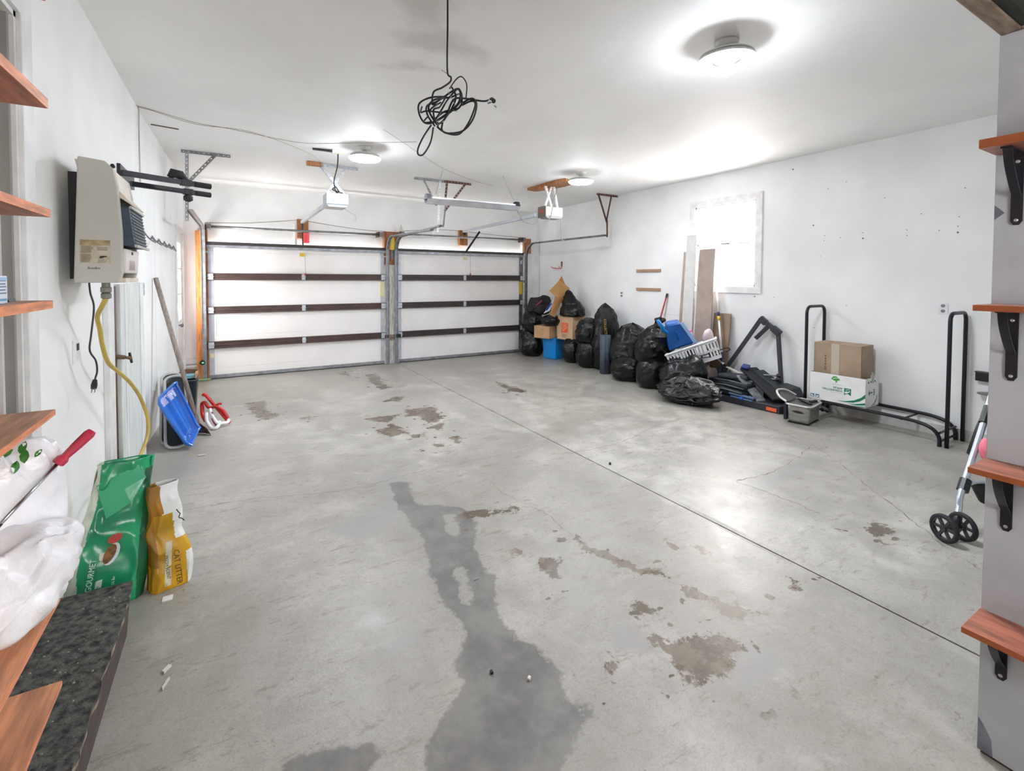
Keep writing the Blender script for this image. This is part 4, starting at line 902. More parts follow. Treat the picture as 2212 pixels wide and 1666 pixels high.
e_ = [sledf(u,0) for u in np.linspace(0,1,10)]+[sledf(1,v) for v in np.linspace(.05,1,14)]+[sledf(u,1) for u in np.linspace(.95,0,10)]+[sledf(0,v) for v in np.linspace(.95,.05,14)]
MB().tube(e_, 0.011, 8, closed=True).build('rim', M_sled, sb, smooth=True)
n_ = (BR-BL).cross(TL-BL).normalized()
for (u0,u1,v0,v1) in ((0.10,0.50,0.80,0.95),(0.52,0.92,0.78,0.95)):
    m = MB(); m.grid(6, 5, lambda u, v: sledf(u0+(u1-u0)*u, v0+(v1-v0)*v) + n_*0.006); m.build('pale_sticker', mat('lilac_sticker', (176,178,214), 0.4), sb)
# navy tub behind
tu = thing('waste_bin', 'black waste bin with a printed label behind the blue sled', 'bin', (-0.49, 6.45, fz(6.45)))
def frust(mb, c, w0, d0, w1, d1, z0, z1, r=0.03):
    a = [(c[0]+x, c[1]+y, z0) for x, y in rounded(w0/2, d0/2, r, 3)]; b = [(c[0]+x, c[1]+y, z1) for x, y in rounded(w1/2, d1/2, r, 3)]; n = len(a)
    mb.add(a+b, [(i, (i+1) % n, n+(i+1) % n, n+i) for i in range(n)] + [tuple(range(n-1,-1,-1))])
    return b
M_bin = mat('blue_black_bin', (24,36,48), 0.4, var=0.12)
m = MB(); rimp = frust(m, (-0.485,6.42), 0.22, 0.26, 0.27, 0.33, fz(6.42)+.002, 0.44); m.build('body', M_bin, tu, solid=0.006)
MB().tube(rimp, 0.014, 8, closed=True).build('rim', M_bin, tu, smooth=True)
lb = MB().hexa([(-0.545,6.262,0.25),(-0.445,6.262,0.25),(-0.445,6.272,0.25),(-0.545,6.272,0.25),(-0.552,6.250,0.36),(-0.445,6.250,0.36),(-0.445,6.26,0.36),(-0.552,6.26,0.36)]).build('label', mat('pale_blue_label', (176,206,222), 0.5), tu)
MB().prism([(0.01,0.02),(0.06,0.02),(0.07,0.08),(0.0,0.08)], (-0.53,6.256,0.26), (1,0,0), (0,-0.1,1), (0,-.004,0)).build('printed_bin', mat('teal_print', (30,80,100), 0.5), lb)
fb = thing('cardboard_tray', 'small brown cardboard tray on top of the black waste bin', 'tray', (-0.47, 6.45, 0.44))
MB().prism([(0,0),(0.24,0),(0.24,0.07),(0.13,0.085),(0,0.02)], (-0.60,6.56,0.445), (1,0,0), (0,0,1), (0,0.012,0)).build('back_flap', mat('dark_brown_card', (110,76,56), 0.8), fb)
MB().box(-0.60, -0.37, 6.42, 6.56, 0.44, 0.475).build('tray_body', mat('teal_card', (120,178,190), 0.7), fb, bevel=0.003)
MB().box(-0.375, -0.355, 6.40, 6.58, 0.44, 0.50).build('side_flap', M_card, fb, bevel=0.002)
# red and white tubular frame
rf = thing('tubular_rack', 'red and white padded tube frame lying on the floor by the shovel', 'rack', (-0.15, 5.8, fz(5.8)))
M_rt = mat('glossy_red_tube', (208,48,46), 0.3, var=0.1)
z0 = fz(5.8)
MB().tube(curve_pts([(-0.275,5.84,0.355),(-0.255,5.83,0.36),(-0.17,5.80,0.24),(-0.06,5.74,0.085),(-0.035,5.73,0.06)],6), 0.016, 9).build('red_bar', M_rt, rf, smooth=True)
MB().tube(curve_pts([(-0.29,5.86,0.23),(-0.285,5.85,0.27),(-0.26,5.83,0.28),(-0.22,5.80,0.23),(-0.16,5.78,0.235),(-0.10,5.76,0.19),(-0.055,5.74,0.11)],6), 0.017, 9).build('red_bar', M_rt, rf, smooth=True)
MB().tube(curve_pts([(-0.285,5.85,0.25),(-0.28,5.80,0.17),(-0.255,5.74,0.12),(-0.235,5.72,0.11)],6), 0.019, 9).build('red_bar', M_rt, rf, smooth=True)
MB().tube(curve_pts([(-0.22,5.80,0.215),(-0.14,5.79,0.26),(-0.11,5.79,0.255)],5), 0.012, 8).build('red_bar', M_rt, rf, smooth=True)
MB().tube(curve_pts([(-0.245,5.75,0.19),(-0.24,5.70,0.12),(-0.20,5.64,z0+.025),(-0.16,5.62,z0+.02),(-0.135,5.66,z0+.04),(-0.13,5.70,z0+.06)],7), 0.017, 9).build('white_bar', M_white_pl, rf, smooth=True)
MB().tube(curve_pts([(-0.215,5.78,0.22),(-0.20,5.74,0.17),(-0.15,5.68,0.09),(-0.10,5.68,z0+.045),(-0.06,5.71,0.075),(-0.05,5.73,0.10)],7), 0.017, 9).build('white_bar', M_white_pl, rf, smooth=True)
MB().tube(curve_pts([(-0.20,5.75,0.19),(-0.18,5.70,0.11),(-0.14,5.66,0.05)],5), 0.014, 8).build('purple_bar', mat('plum_tube', (150,40,92), 0.4), rf, smooth=True)
sv = tag(MB().box(-0.46, -0.30, 8.58, 8.63, 0.005, 0.035).build('green_wedge', mat('pale_green_wedge', (150,176,124), 0.6, var=0.1), bevel=0.008), 'pale green wedge on the floor at the foot of the left door track', 'wedge')
se_ = thing('door_sensor', 'small black sensor with a green light at the left door track', 'sensor', (-0.385, 8.57, 0.27))
MB().lathe([(0.012,-0.03),(0.036,-0.028),(0.036,0.02),(0.02,0.03)], (-0.405,8.56,0.29), 14, Matrix.Rotation(math.pi/2,4,'X')).build('housing', M_black, se_, smooth=True)
MB().box(-0.41,-0.385, 8.522, 8.531, 0.285, 0.295).build('green_light', mat('green_led', (90,220,110), 0.4, emit=1.5), se_)
s2_ = thing('door_sensor', 'dark sensor box on the lower middle post', 'sensor', (2.53, 8.6, 0.5))
MB().box(2.40, 2.46, 8.60, 8.65, 0.49, 0.545).build('housing', M_rust, s2_, bevel=0.004); MB().box(2.60, 2.685, 8.58, 8.65, 0.49, 0.55).build('housing', M_black, s2_, bevel=0.004); MB().box(2.46, 2.60, 8.635, 8.655, 0.45, 0.54).build('bracket', mat('rusty_plate', (136,120,108), 0.6, var=0.3, scale=25), s2_)
# ---------------------------------------------------------------- low step, shelves and what lies on them at the left
M_grit = mat('gritty_black_step_top', (96,95,90), 0.85, var=0.5, scale=38, bump=0.8, bscale=60, dark=(30,31,33), distort=1.0)
stp = thing('low_step', 'gritty black topped low step on the floor at the lower left', 'step', (-0.53, 1.7, fz(1.7)))
pts = []; rn = random.Random(3); ys = np.linspace(0.6, 2.595, 60)
edge_ = [(-0.384 + rn.uniform(-0.004, 0.003) + (-0.006 if rn.random() < 0.15 else 0), y) for y in ys]
MB().prism([(XL+.055, 0.6)] + edge_ + [(XL+.055, 2.60)], (0,0,0.236), (1,0,0), (0,1,0), (0,0,0.014)).build('grit_top', M_grit, stp)
MB().prism([(XL+.05, 0.6)] + [(x-0.003+rn.uniform(-.003,.003), y) for x, y in edge_] + [(XL+.05, 2.592)], (0,0,0.218), (1,0,0), (0,1,0), (0,0,0.018)).build('chipped_board', mat('chipped_board_edge', (158,146,128), 0.85, var=0.35, scale=30, bump=0.4), stp)
MB().hexa([(XL+.06,.6,fz(.6)),(-.398,.6,fz(.6)),(-.398,2.49,fz(2.49)),(XL+.06,2.49,fz(2.49)),(XL+.06,.6,.218),(-.398,.6,.218),(-.398,2.585,.218),(XL+.06,2.585,.218)]).build('riser', mat('dark_brown_riser', (84,72,68), 0.7, var=0.2, scale=8, stretch=(1,1,4)), stp)
m = MB()
for i in range(90):
    x = rn.uniform(-0.62, -0.40); y = rn.uniform(0.9, 2.57); r = rn.uniform(.002, .005)
    m.lathe([(r,0.0),(r*0.8,r*0.7),(r*.2,r)], (x,y,0.2495), 5)
g_ = m.build('grit_chip', mat('pale_grit', (158,152,136), 0.9, var=0.2), stp); g_['kind'] = 'stuff'

def shelf(z, label, x0, x1, y0, y1, th, m_top, m_edge, group, front):
    t = thing('shelf_board', label, 'shelf', ((x0+x1)/2, y1-0.2, z-th), group)
    MB().box(x0, x1-0.0015 if front > 0 else x1, y0, y1, z-th, z).build('board', m_top, t, bevel=0.0015) if front > 0 else MB().box(x0+0.0015, x1, y0, y1, z-th, z).build('board', m_top, t, bevel=0.0015)
    if front > 0: MB().box(x1-0.0015, x1, y0, y1-.001, z-th, z).build('front_edge', m_edge, t)
    else: MB().box(x0, x0+0.0015, y0, y1-.001, z-th, z).build('front_edge', m_edge, t)
    return t
names = ['topmost shelf board at the upper left corner, only its end in view', 'second shelf board from the top at the left, seen from below', 'third shelf board from the top at the left, at head height',
 'fourth shelf board at the left, holding the white box', 'fifth shelf board at the left, above the white plastic bags', 'sixth shelf board at the left, under the white plastic bags', 'lowest orange shelf board at the left, just above the black step']
M_lo = mat('pale_shelf_top', (196,150,122), 0.5, var=0.2, scale=5, stretch=(9,1,9), bump=0.08, bscale=30)
M_lo2 = mat('orange_shelf_top', (216,154,116), 0.5, var=0.2, scale=5, stretch=(9,1,9), bump=0.08, bscale=30)
for z, nm, th in zip((2.276, 2.017, 1.745, 1.520, 1.246, 0.772, 0.547), names, (0.022,0.024,0.019,0.020,0.014,0.016,0.012)):
    shelf(z, 'red brown ' + nm, XL, -0.386, -1.2, 1.60, th, M_shelf if z > 1.6 else (M_lo if z > 1 else M_lo2), M_shelfe, 'shelf boards at the left', 1)
bx_ = thing('small_carton', 'white and blue printed carton on the left shelf, cut by the picture edge', 'carton', (-0.47, 1.43, 1.52))
MB().box(-0.52, -0.424, 1.40, 1.455, 1.52, 1.580).build('carton', mat('white_carton', (226,234,248), 0.5, var=0.03), bx_, bevel=0.002)
m = MB()
for i, z in enumerate((1.568,1.561,1.555,1.548,1.541)): m.box(-0.4238,-0.4236, 1.405, 1.447-0.004*(i%2), z, z+.0032)
m.build('print_lines', mat('blue_grey_print', (120,136,160), 0.6), bx_)
MB().box(-0.4238,-0.4234,1.40,1.448,1.526,1.531).build('blue_band', mat('sky_blue_print', (90,160,206), 0.5), bx_)
MB().box(-0.4238,-0.4234,1.40,1.450,1.570,1.577).build('blue_band', mat('pale_blue_print', (160,196,236), 0.5), bx_)
MB().prism([(-0.0,0),(0.055,0),(0.044,0.036),(0.025,0.046),(0,0.046)], (-0.49,1.50,1.5205), (1,0,0), (0,0,1), (0,0.04,0)).build('black_block', M_black)
tag(bpy.data.objects['black_block'], 'small black sloped block behind the white carton on the shelf', 'block')

# crumpled bags: a closed sheet with sharp outward creases, resting on z0
def crease(d, sd, f):
    w = Vector((noise.noise(d*1.3+sd), noise.noise(d*1.3+sd*1.7), noise.noise(d*1.3+sd*2.9)))*0.5
    return 0.30 - abs(noise.noise((d+w)*f + sd*2))
def blob(c, rx, ry, z0, h, seed, nu=56, nv=36, wr=0.10, flat=0.55, peak=None, skew=(0,0), f1=2.1, f2=4.6):
    sd = Vector((seed*3.7, seed*1.3, seed*2.1))
    def fn(u, v):
        a = 2*math.pi*u; ph = math.pi*(v-0.5); cr = math.cos(ph)**flat if 0 < v < 1 else 0.0; zz = math.sin(ph)*0.5+0.5
        d = Vector((math.cos(a)*cr, math.sin(a)*cr, zz*1.6))
        k = 1 + wr*(1.5*noise.noise(d*1.1+sd) + 1.5*crease(d, sd, f1) + 0.8*crease(d, sd*1.9, f2))
        x = math.cos(a)*cr*rx*k; y = math.sin(a)*cr*ry*k; z = zz*h*(1+wr*(1.2*noise.noise(d*1.4+sd*3) + 0.9*crease(d, sd*2.3, 2.4))*(0 if zz < .15 else 1))
        if peak: z += peak[2]*math.exp(-((x/rx-peak[0])**2+(y/ry-peak[1])**2)*4)*zz
        return (c[0]+x+skew[0]*zz, c[1]+y+skew[1]*zz, z0+max(z, 0.0))
    mb = MB(); mb.grid(nu, nv, fn, closeu=True); return mb
def interp(tab, t):
    for (a, ra), (b, rb) in zip(tab[:-1], tab[1:]):
        if t <= b:
            q = (t-a)/(b-a); q = q*q*(3-2*q); return ra+(rb-ra)*q
    return tab[-1][1]
SHAPES = {'tall': [(0,.62),(.06,.90),(.35,1.0),(.62,.90),(.80,.72),(.90,.52),(.96,.30),(1,.0)],
          'cone': [(0,.85),(.08,1.0),(.25,.98),(.50,.74),(.72,.48),(.88,.30),(.96,.20),(1,.0)],
          'tied': [(0,.70),(.07,.93),(.35,1.0),(.60,.88),(.76,.55),(.85,.22),(.89,.17),(.95,.30),(.985,.26),(1,.0)]}
def sack(c, rx, ry, z0, h, seed, shape='tall', nu=60, nv=46, wr=0.085, lean=(0,0)):
    sd = Vector((seed*3.1, seed*5.7, seed*1.9)); tab = SHAPES[shape]
    def fn(u, v):
        a = 2*math.pi*u; t = v; r = interp(tab, t)
        d = Vector((math.cos(a), math.sin(a), t*2.2)); dl = Vector((d.x*1.5, d.y*1.5, d.z*0.7))
        k = r*(1 + wr*(2.0*noise.noise(d*0.9+sd) + 1.3*crease(dl, sd, 2.0) + 0.8*crease(d, sd*1.9, 4.0)) + (0.16*math.sin(7*a+5*noise.noise(d+sd))*max(0, t-0.55)))
        off = 0.18*(noise.noise(Vector((t*1.4, seed, 0.3))))*(t**1.5)
        z = h*t*(1 + (0.05*noise.noise(d*1.7+sd*2) if t > .1 else 0))
        return (c[0]+math.cos(a)*rx*k+lean[0]*t*t+off*rx, c[1]+math.sin(a)*ry*k+lean[1]*t*t-off*ry, z0+z)
    mb = MB(); mb.grid(nu, nv, fn, closeu=True)
    mb.f.append(tuple(range(nu-1,-1,-1))); mb.mi.append(0)
    return mb
M_wbag = mat('white_carrier_bag', (242,242,246), 0.28, var=0.07, scale=7, bump=0.85, bscale=11, spec=0.6, distort=1.5)
M_leaf = mat('leaf_green_print', (52,128,40), 0.4, var=0.2)
b1 = thing('carrier_bag', 'white plastic carrier bag with green leaf print on the left shelf', 'bag', (-0.5, 1.7, 0.9))
mbag = blob((-0.525,1.635), 0.150, 0.125, 0.772, 0.385, 4, 80, 50, wr=0.15, flat=.5, skew=(0.0,-0.02), f1=1.5, f2=3.2); mbag.build('sheet', M_wbag, b1, smooth=True)
b2 = thing('carrier_bag', 'crumpled plain white plastic bag hanging over the shelf end at left', 'bag', (-0.5, 1.66, 0.75))
mbag2 = blob((-0.49,1.48), 0.150, 0.125, 0.772, 0.215, 9, 80, 50, wr=0.20, flat=.5, skew=(0.02,0.0), f1=1.5, f2=3.0); mbag2.build('sheet', M_wbag, b2, smooth=True)
# leaves printed on the first bag: thin patches laid on its sheet facing the room
from mathutils.bvhtree import BVHTree
bv = BVHTree.FromPolygons([Vector(v) for v in mbag.v], mbag.f)
def stick(o, d, u, v, poly, m, parent, name, lift=0.0015, bvh=bv):
    o = Vector(o); d = Vector(d).normalized(); u = Vector(u); v = Vector(v); P_ = []
    for x, y in poly:
        h = bvh.ray_cast(o+u*x+v*y, d)
        if h[0] is None: return None
        P_.append(h[0] - d*lift)
    c = sum(P_, Vector())/len(P_); n = len(P_)
    return MB().add(P_+[c], [(i, (i+1) % n, n) for i in range(n)]).build(name, m, parent)
leaf = [(0,0),(0.010,0.009),(0.024,0.012),(0.038,0.006),(0.044,0.0),(0.034,-0.007),(0.020,-0.010),(0.008,-0.006)]
vd = Vector((-0.47,1.6,-0.55)).normalized(); lu = vd.cross(Vector((0,0,1))).normalized(); lv = lu.cross(vd).normalized()
for i, (dx, dz, an, sc) in enumerate(((-0.10,0.02,0.5,1),(-0.07,0.05,0.8,1.1),(-0.045,0.028,0.6,1.2),(-0.075,-0.005,0.4,1.1),(-0.02,0.05,0.7,1.1),(0.0,0.07,0.5,0.9),(-0.035,0.0,0.7,0.9),(0.045,0.075,1.2,0.7),(0.052,0.05,1.5,0.8),(0.035,0.03,1.4,0.7),(0.07,0.06,0.9,0.5),(-0.12,-0.02,0.5,1.1),(-0.10,0.055,0.3,0.9))):
    ca, sa = math.cos(an), math.sin(an)
    pl = [((x*ca-y*sa)*sc, (x*sa+y*ca)*sc) for x, y in leaf]
    c0 = Vector((-0.50,1.60,1.06)) + lu*(dx) + lv*(dz)
    stick(c0 - vd*0.6, vd, lu, lv, pl, M_leaf, b1, 'leaf_print')
# red handled screwdriver on the bag
sd_ = thing('screwdriver', 'large screwdriver with a red handle lying on the white bags', 'tool', (-0.44, 1.70, 1.04))
e0 = Vector((-0.324,1.638,1.170)); e1 = Vector((-0.387,1.601,1.105)); e2 = Vector((-0.457,1.445,1.020))
dr = (e0-e1).normalized()
def rsec(p, r, tw=0): return [p + (Vector((0,0,1)).cross(dr).normalized()*math.cos(a+tw) + dr.cross(Vector((0,0,1)).cross(dr)).normalized()*math.sin(a+tw))*r for a in [math.pi/3*i for i in range(6)]]
L_ = (e0-e1).length; secs = []
for t, r in ((0,0.010),(0.03,0.0145),(0.16,0.0145),(0.24,0.010),(0.55,0.0125),(0.9,0.0135),(1.0,0.010)): secs += rsec(e1+dr*L_*t, r)
MB().add(secs, [(i*6+j, i*6+(j+1) % 6, (i+1)*6+(j+1) % 6, (i+1)*6+j) for i in range(6) for j in range(6)] + [tuple(range(5,-1,-1)), tuple(36+j for j in range(6))]).build('handle', mat('dark_pink_handle', (190,44,74), 0.25, var=0.08, coat=0.3), sd_, bevel=0.0015)
MB().tube([e1, e2.lerp(e1,0.12)], 0.0042, 10).build('shaft', mat('bright_shaft', (200,206,212), 0.15, metal=0.95), sd_, smooth=True)
MB().bar(e2.lerp(e1,0.12), e2, 0.010, 0.003).build('tip', mat('dark_tip', (66,62,70), 0.4, metal=0.7), sd_)

# ---------------------------------------------------------------- two open bags on the floor at the left
M_green = mat('green_bag_plastic', (36,158,108), 0.3, var=0.22, scale=4, bump=0.4, bscale=9, coat=0.2)
M_cream = mat('cream_bag_plastic', (206,214,196), 0.35, var=0.12, scale=5, bump=0.4, bscale=9)
M_dgreen = mat('dark_green_gusset', (26,96,62), 0.35, var=0.25, scale=6, bump=0.4, bscale=9)
gb = thing('seed_bag', 'open green and cream plastic bag standing by the wall beside the yellow one', 'bag', (-0.52, 2.85, fz(2.85)), 'open bags on the floor')
def bagsurf(base, top, wv, dv, w0, d0, w1, d1, h_noise, seed):
    sdv = Vector((seed*2.3, seed, seed*4.1)); base = Vector(base); top = Vector(top); wv = Vector(wv).normalized(); dv = Vector(dv).normalized()
    def fn(u, v):
        a = 2*math.pi*u; c, s_ = math.cos(a), math.sin(a)
        sx = math.copysign(abs(c)**0.35, c); sy = math.copysign(abs(s_)**0.6, s_)
        q = v*v*(3-2*v); w = w0+(w1-w0)*q; d = d0+(d1-d0)*(v**1.4)
        bul = 1+0.10*math.sin(math.pi*min(1, v*1.5))
        p = base.lerp(top, v) + wv*(sx*w/2*bul) + dv*(sy*d/2*bul)
        n = noise.noise(Vector((p.x*9, p.y*9, p.z*6))+sdv)*h_noise*(0.5+v); n2 = (abs(noise.noise(Vector((p.x*22, p.y*22, p.z*9))+sdv*2))-.25)*h_noise*0.9
        return p + (wv*0.3 + dv)*(n + n2)*(1 if s_ < 0 else -1)
    return fn
f_ = bagsurf((-0.53,2.83,fz(2.83)), (-0.455,2.93,0.69), (1,0.10,0), (-0.1,1,0), 0.285, 0.16, 0.21, 0.035, 0.022, 3)
NU, NV = 150, 96; mb = MB(); mb.grid(NU, NV, f_, closeu=True)
mis = []
for v1, v2, v3, v4 in mb.f:
    p = (Vector(mb.v[v1])+Vector(mb.v[v3]))/2; u = (p.x+0.53)/0.15; tz = (p.z-0.08)/0.6
    if u < -0.55+0.9*max(0,tz-0.3) - (0.6*max(0,tz-0.72)): mis.append(1)
    elif p.x > -0.408 + 0.03*tz and tz < 0.93: mis.append(2)
    else: mis.append(0)
mb.mi = mis; mb.build('pouch', M_green, gb, smooth=True, solid=0.002, mats=[M_green, M_cream, M_dgreen])
gbv = BVHTree.FromPolygons([Vector(v) for v in mb.v], mb.f)
GO = Vector((-0.53,2.2,0)); GD = Vector((0.05,1,0.0)).normalized(); GU = Vector((1,-0.05,0)).normalized(); GV = Vector((0,0,1))
def gst(poly, m, nm, lift=0.003): 
    o = MB(); P_ = []
    for x, z in poly:
        h = gbv.ray_cast(Vector((x, 2.2, z)), Vector((0,1,0)))
        P_.append((h[0] if h[0] else Vector((x,2.76,z))) - Vector((0,lift,0)))
    c = sum(P_, Vector())/len(P_); n = len(P_); return MB().add(P_+[c], [(i, (i+1) % n, n) for i in range(n)]).build(nm, m, gb)
def ell(cx, cz, a, b, an, n=14): return [(cx+a*math.cos(t)*math.cos(an)-b*math.sin(t)*math.sin(an), cz+a*math.cos(t)*math.sin(an)+b*math.sin(t)*math.cos(an)) for t in [2*math.pi*i/n for i in range(n)]]
gst(ell(-0.484,0.362,0.028,0.019,0.4), mat('red_pepper_print', (186,72,64), 0.4), 'pepper_picture', 0.006)
gst(ell(-0.494,0.300,0.046,0.025,1.15), mat('bowl_print', (206,214,220), 0.4), 'bowl_picture', 0.005)
gst(ell(-0.501,0.303,0.040,0.020,1.15), mat('grain_print', (134,92,52), 0.7, var=0.3, scale=60), 'grain_picture', 0.008)
gst([(-0.552,0.172),(-0.528,0.172),(-0.514,0.312),(-0.537,0.312)], mat('white_panel_print', (206,220,206), 0.5), 'white_panel', 0.005)
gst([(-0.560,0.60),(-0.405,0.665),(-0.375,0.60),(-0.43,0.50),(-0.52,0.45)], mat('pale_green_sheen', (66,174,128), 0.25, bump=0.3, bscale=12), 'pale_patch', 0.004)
def conform(t, bvh, lift=0.0025):               # lay printed letters on a bag's surface
    ml = t.matrix_local; pw = WL[t.parent.name]; inv = ml.inverted()
    for v in t.data.vertices:
        w = ml @ v.co + pw; h = bvh.ray_cast(Vector((w.x, 2.0, w.z)), Vector((0,1,0)))
        if h[0]: w.y = h[0].y - lift
        v.co = inv @ (w - pw)
    return t
def gtext(s, x, z, size, m, xd, nm='lettering'):
    return conform(text(s, (x, 2.7, z), xd, (-1,0,0.0), size, m, gb, nm), gbv)
M_wp = mat('white_print', (226,240,228), 0.5)
gtext('GOURMET', -0.553, 0.192, 0.030, M_wp, (0.16,0,1))
M_gp = mat('green_print', (40,96,70), 0.5)
gtext('GRAIN FREE FLAVOR', -0.540, 0.176, 0.0125, M_gp, (0.12,0,1)); gtext('RECIPE', -0.529, 0.176, 0.011, M_gp, (0.12,0,1))
gtext('16 lbs', -0.472, 0.20, 0.016, M_wp, (0.1,0,1))
yb = thing('litter_bag', 'open yellow and white paper bag on the floor with cat litter lettering', 'bag', (-0.29, 2.84, fz(2.84)), 'open bags on the floor')
M_yb = mat('mustard_paper', (208,158,34), 0.38, var=0.2, scale=5, bump=0.4, bscale=11); M_yw = mat('white_paper_bag', (226,228,226), 0.4, var=0.08, scale=8, bump=0.4, bscale=11); M_yd = mat('ochre_lining', (166,116,30), 0.5, var=0.2, scale=6, bump=0.3, bscale=12)
f2 = bagsurf((-0.285,2.83,fz(2.83)), (-0.300,2.90,0.55), (0.92,0.38,0), (-0.38,0.92,0), 0.165, 0.13, 0.125, 0.05, 0.020, 8)
def f2b(u, v):
    p = Vector(f2(u, v)); b = math.sin(math.pi*min(1, v*1.9)); p.x += 0.022*b - 0.02*math.sin(math.pi*v); 
    if v > 0.55: p += Vector((0.012,0.0,0))*math.sin((v-.55)*12)
    return p
mb = MB(); mb.grid(NU, NV, f2b, closeu=True); mis = []
for fc in mb.f:
    p = sum((Vector(mb.v[i]) for i in fc), Vector())/4; tz = (p.z-.07)/0.48
    ux = (p.x+0.29)*0.92 + (p.y-2.85)*0.38
    if tz > 0.72: mis.append(1 if ux > -0.02 else 2)
    elif tz > 0.47 and ux > 0.02: mis.append(1)
    elif tz < 0.32 and ux > 0.055: mis.append(1)
    elif ux < -0.055 and tz > 0.25: mis.append(2)
    else: mis.append(0)
mb.mi = mis; mb.build('pouch', M_yb, yb, smooth=True, solid=0.002, mats=[M_yb, M_yw, M_yd])
ybv = BVHTree.FromPolygons([Vector(v) for v in mb.v], mb.f)
td = Vector((0.30,0.95,-0.30)).normalized()
def ytext(s, x, z, size, m, nm='lettering'):
    return conform(text(s, (x, 2.7, z), (0.08,0.0,-1), (1,0,0.08), size, m, yb, nm), ybv, 0.004)
ytext('CAT LITTER', -0.254, 0.292, 0.032, mat('dark_olive_print', (78,60,24), 0.5))
pn = MB(); pn.grid(5, 16, lambda u, v: (-0.296+0.024*u+0.004*v, 2.7, 0.095+0.195*v)); pv = []
for q in pn.v:
    h = ybv.ray_cast(Vector((q[0], 2.0, q[2])), Vector((0,1,0))); pv.append((q[0], (h[0].y if h[0] else 2.77)-0.002, q[2]))
pn.v = pv; pn.build('white_panel', mat('cream_panel_print', (206,200,176), 0.5), yb)
ytext('FRESH SCENT', -0.288, 0.275, 0.019, mat('dark_olive_print', (78,60,24), 0.5))
MB().tube(curve_pts([(-0.246,2.775,.455),(-0.238,2.775,.44),(-0.232,2.775,.43),(-0.236,2.77,.415),(-0.225,2.775,.405),(-0.216,2.78,.39)],5), 0.0022, 5).build('printed_scroll', M_ink, yb)
tag(MB().box(-0.298,-0.258,2.665,2.705,fz(2.68)+.001,fz(2.68)+.006, ).build('paper_scrap', M_white_pl), 'white paper scrap on the floor at the foot of the yellow bag', 'scrap')
M_scrap = mat('pale_scrap', (214,208,198), 0.8)
def scrap(px, py, l, w, an, m, lab, h=0.006):
    c, s_ = math.cos(an), math.sin(an); z = fz(py)+.0008
    q = [(px+x*c-y*s_, py+x*s_+y*c) for x, y in ((-l/2,-w/2),(l/2,-w/2*.7),(l/2*.9,w/2),(-l/2*.8,w/2*.8))]
    o = MB().prism(q, (0,0,z), (1,0,0), (0,1,0), (0,0,h)).build('floor_scrap', m); return tag(o, lab, 'scrap')
for (x, y, l, w, a, lab, m) in ((-0.233,2.184,.035,.014,0.9,'tiny white paper curl on the floor right of the black step',M_scrap),(-0.228,2.104,.05,.006,1.2,'thin white sliver on the floor beside the step, nearest the camera',M_scrap),
  (-0.326,4.894,.05,.016,0.4,'pale wood chip on the floor before the black sled trays',mat('wood_chip',(196,170,128),.8)),(-0.246,4.82,.055,.018,-0.2,'paler chip right of the one before the sled trays',M_scrap),
  (0.932,1.441,.014,.012,0.5,'small white pebble on the dark damp stain',M_scrap),(0.825,1.537,.014,.010,1.5,'small black crumb on the dark damp stain',M_black),
  (2.631,2.871,.035,.02,0.7,'little dark screw on the floor beside the long joint',M_black),(1.026,2.078,.03,.008,0.1,'tiny shiny staple on the upper damp stain',M_galv)):
    scrap(x, y, l, w, a, m, lab, 0.009 if m in (M_black, M_scrap) else .004)

# ---------------------------------------------------------------- right hand shelves on the grey wall
nm2 = ['stained wooden shelf on the grey wall, uppermost, seen from below', 'stained wooden shelf on the grey wall at eye height, second down', 'stained wooden shelf on the grey wall beside the stroller, third down', 'stained wooden shelf on the grey wall, lowest, nearest the floor']
for i, (zt, th, xf, nm) in enumerate(zip((1.981,1.507,1.033,0.561), (0.025,0.017,0.016,0.016), (1.851,1.842,1.842,1.831), nm2)):
    t = shelf(zt, nm, xf, 1.99, -1.1, 0.499, th, M_shelfr, mat('dark_orange_edge', (158,84,44), 0.4, var=0.15), 'shelves on the grey wall', -1)
    zb = zt-th; plate = (0.215, 0.21, 0.19, 0.175)[i]; yb_ = 0.448
    for yy_, tag_ in ((yb_, 'nearest the wall end'),):
        br = thing('shelf_bracket', 'black folding steel bracket under the ' + ('uppermost', 'second', 'third', 'lowest')[i] + ' shelf of the grey wall', 'bracket', (1.985, yy_, zb), 'black shelf brackets')
        MB().prism([(-.013,0),(.013,0),(.013,-plate+.012),(.006,-plate),(-.006,-plate),(-.013,-plate+.012)], (1.9845,yy_,zb), (0,1,0), (0,0,1), (0.005,0,0)).build('wall_plate', M_blackm, br, bevel=0.001)
        MB().box(1.99-0.115, 1.985, yy_-.012, yy_+.012, zb-.005, zb-.0005).build('shelf_arm', M_blackm, br, bevel=0.001)
        MB().sweep(curve_pts([(1.99-.10,yy_,zb-.006),(1.99-.085,yy_,zb-.045),(1.99-.045,yy_,zb-.095),(1.983,yy_,zb-.13)],5), [(-.010,-.002),(-.010,.002),(.010,.002),(.010,-.002)], (0,1,0)).build('curved_strut', M_blackm, br)
        MB().lathe([(.005,0),(.005,.002),(.002,.0035)], (1.9845,yy_,zb-plate+.014), 10, Matrix.Rotation(-math.pi/2,4,'Y')).build('screw', mat('bright_screw',(190,190,186),.3,metal=.9), br)
        MB().lathe([(.005,0),(.005,.002),(.002,.0035)], (1.9845,yy_,zb-.03), 10, Matrix.Rotation(-math.pi/2,4,'Y')).build('screw', mat('bright_screw',(190,190,186),.3,metal=.9), br)

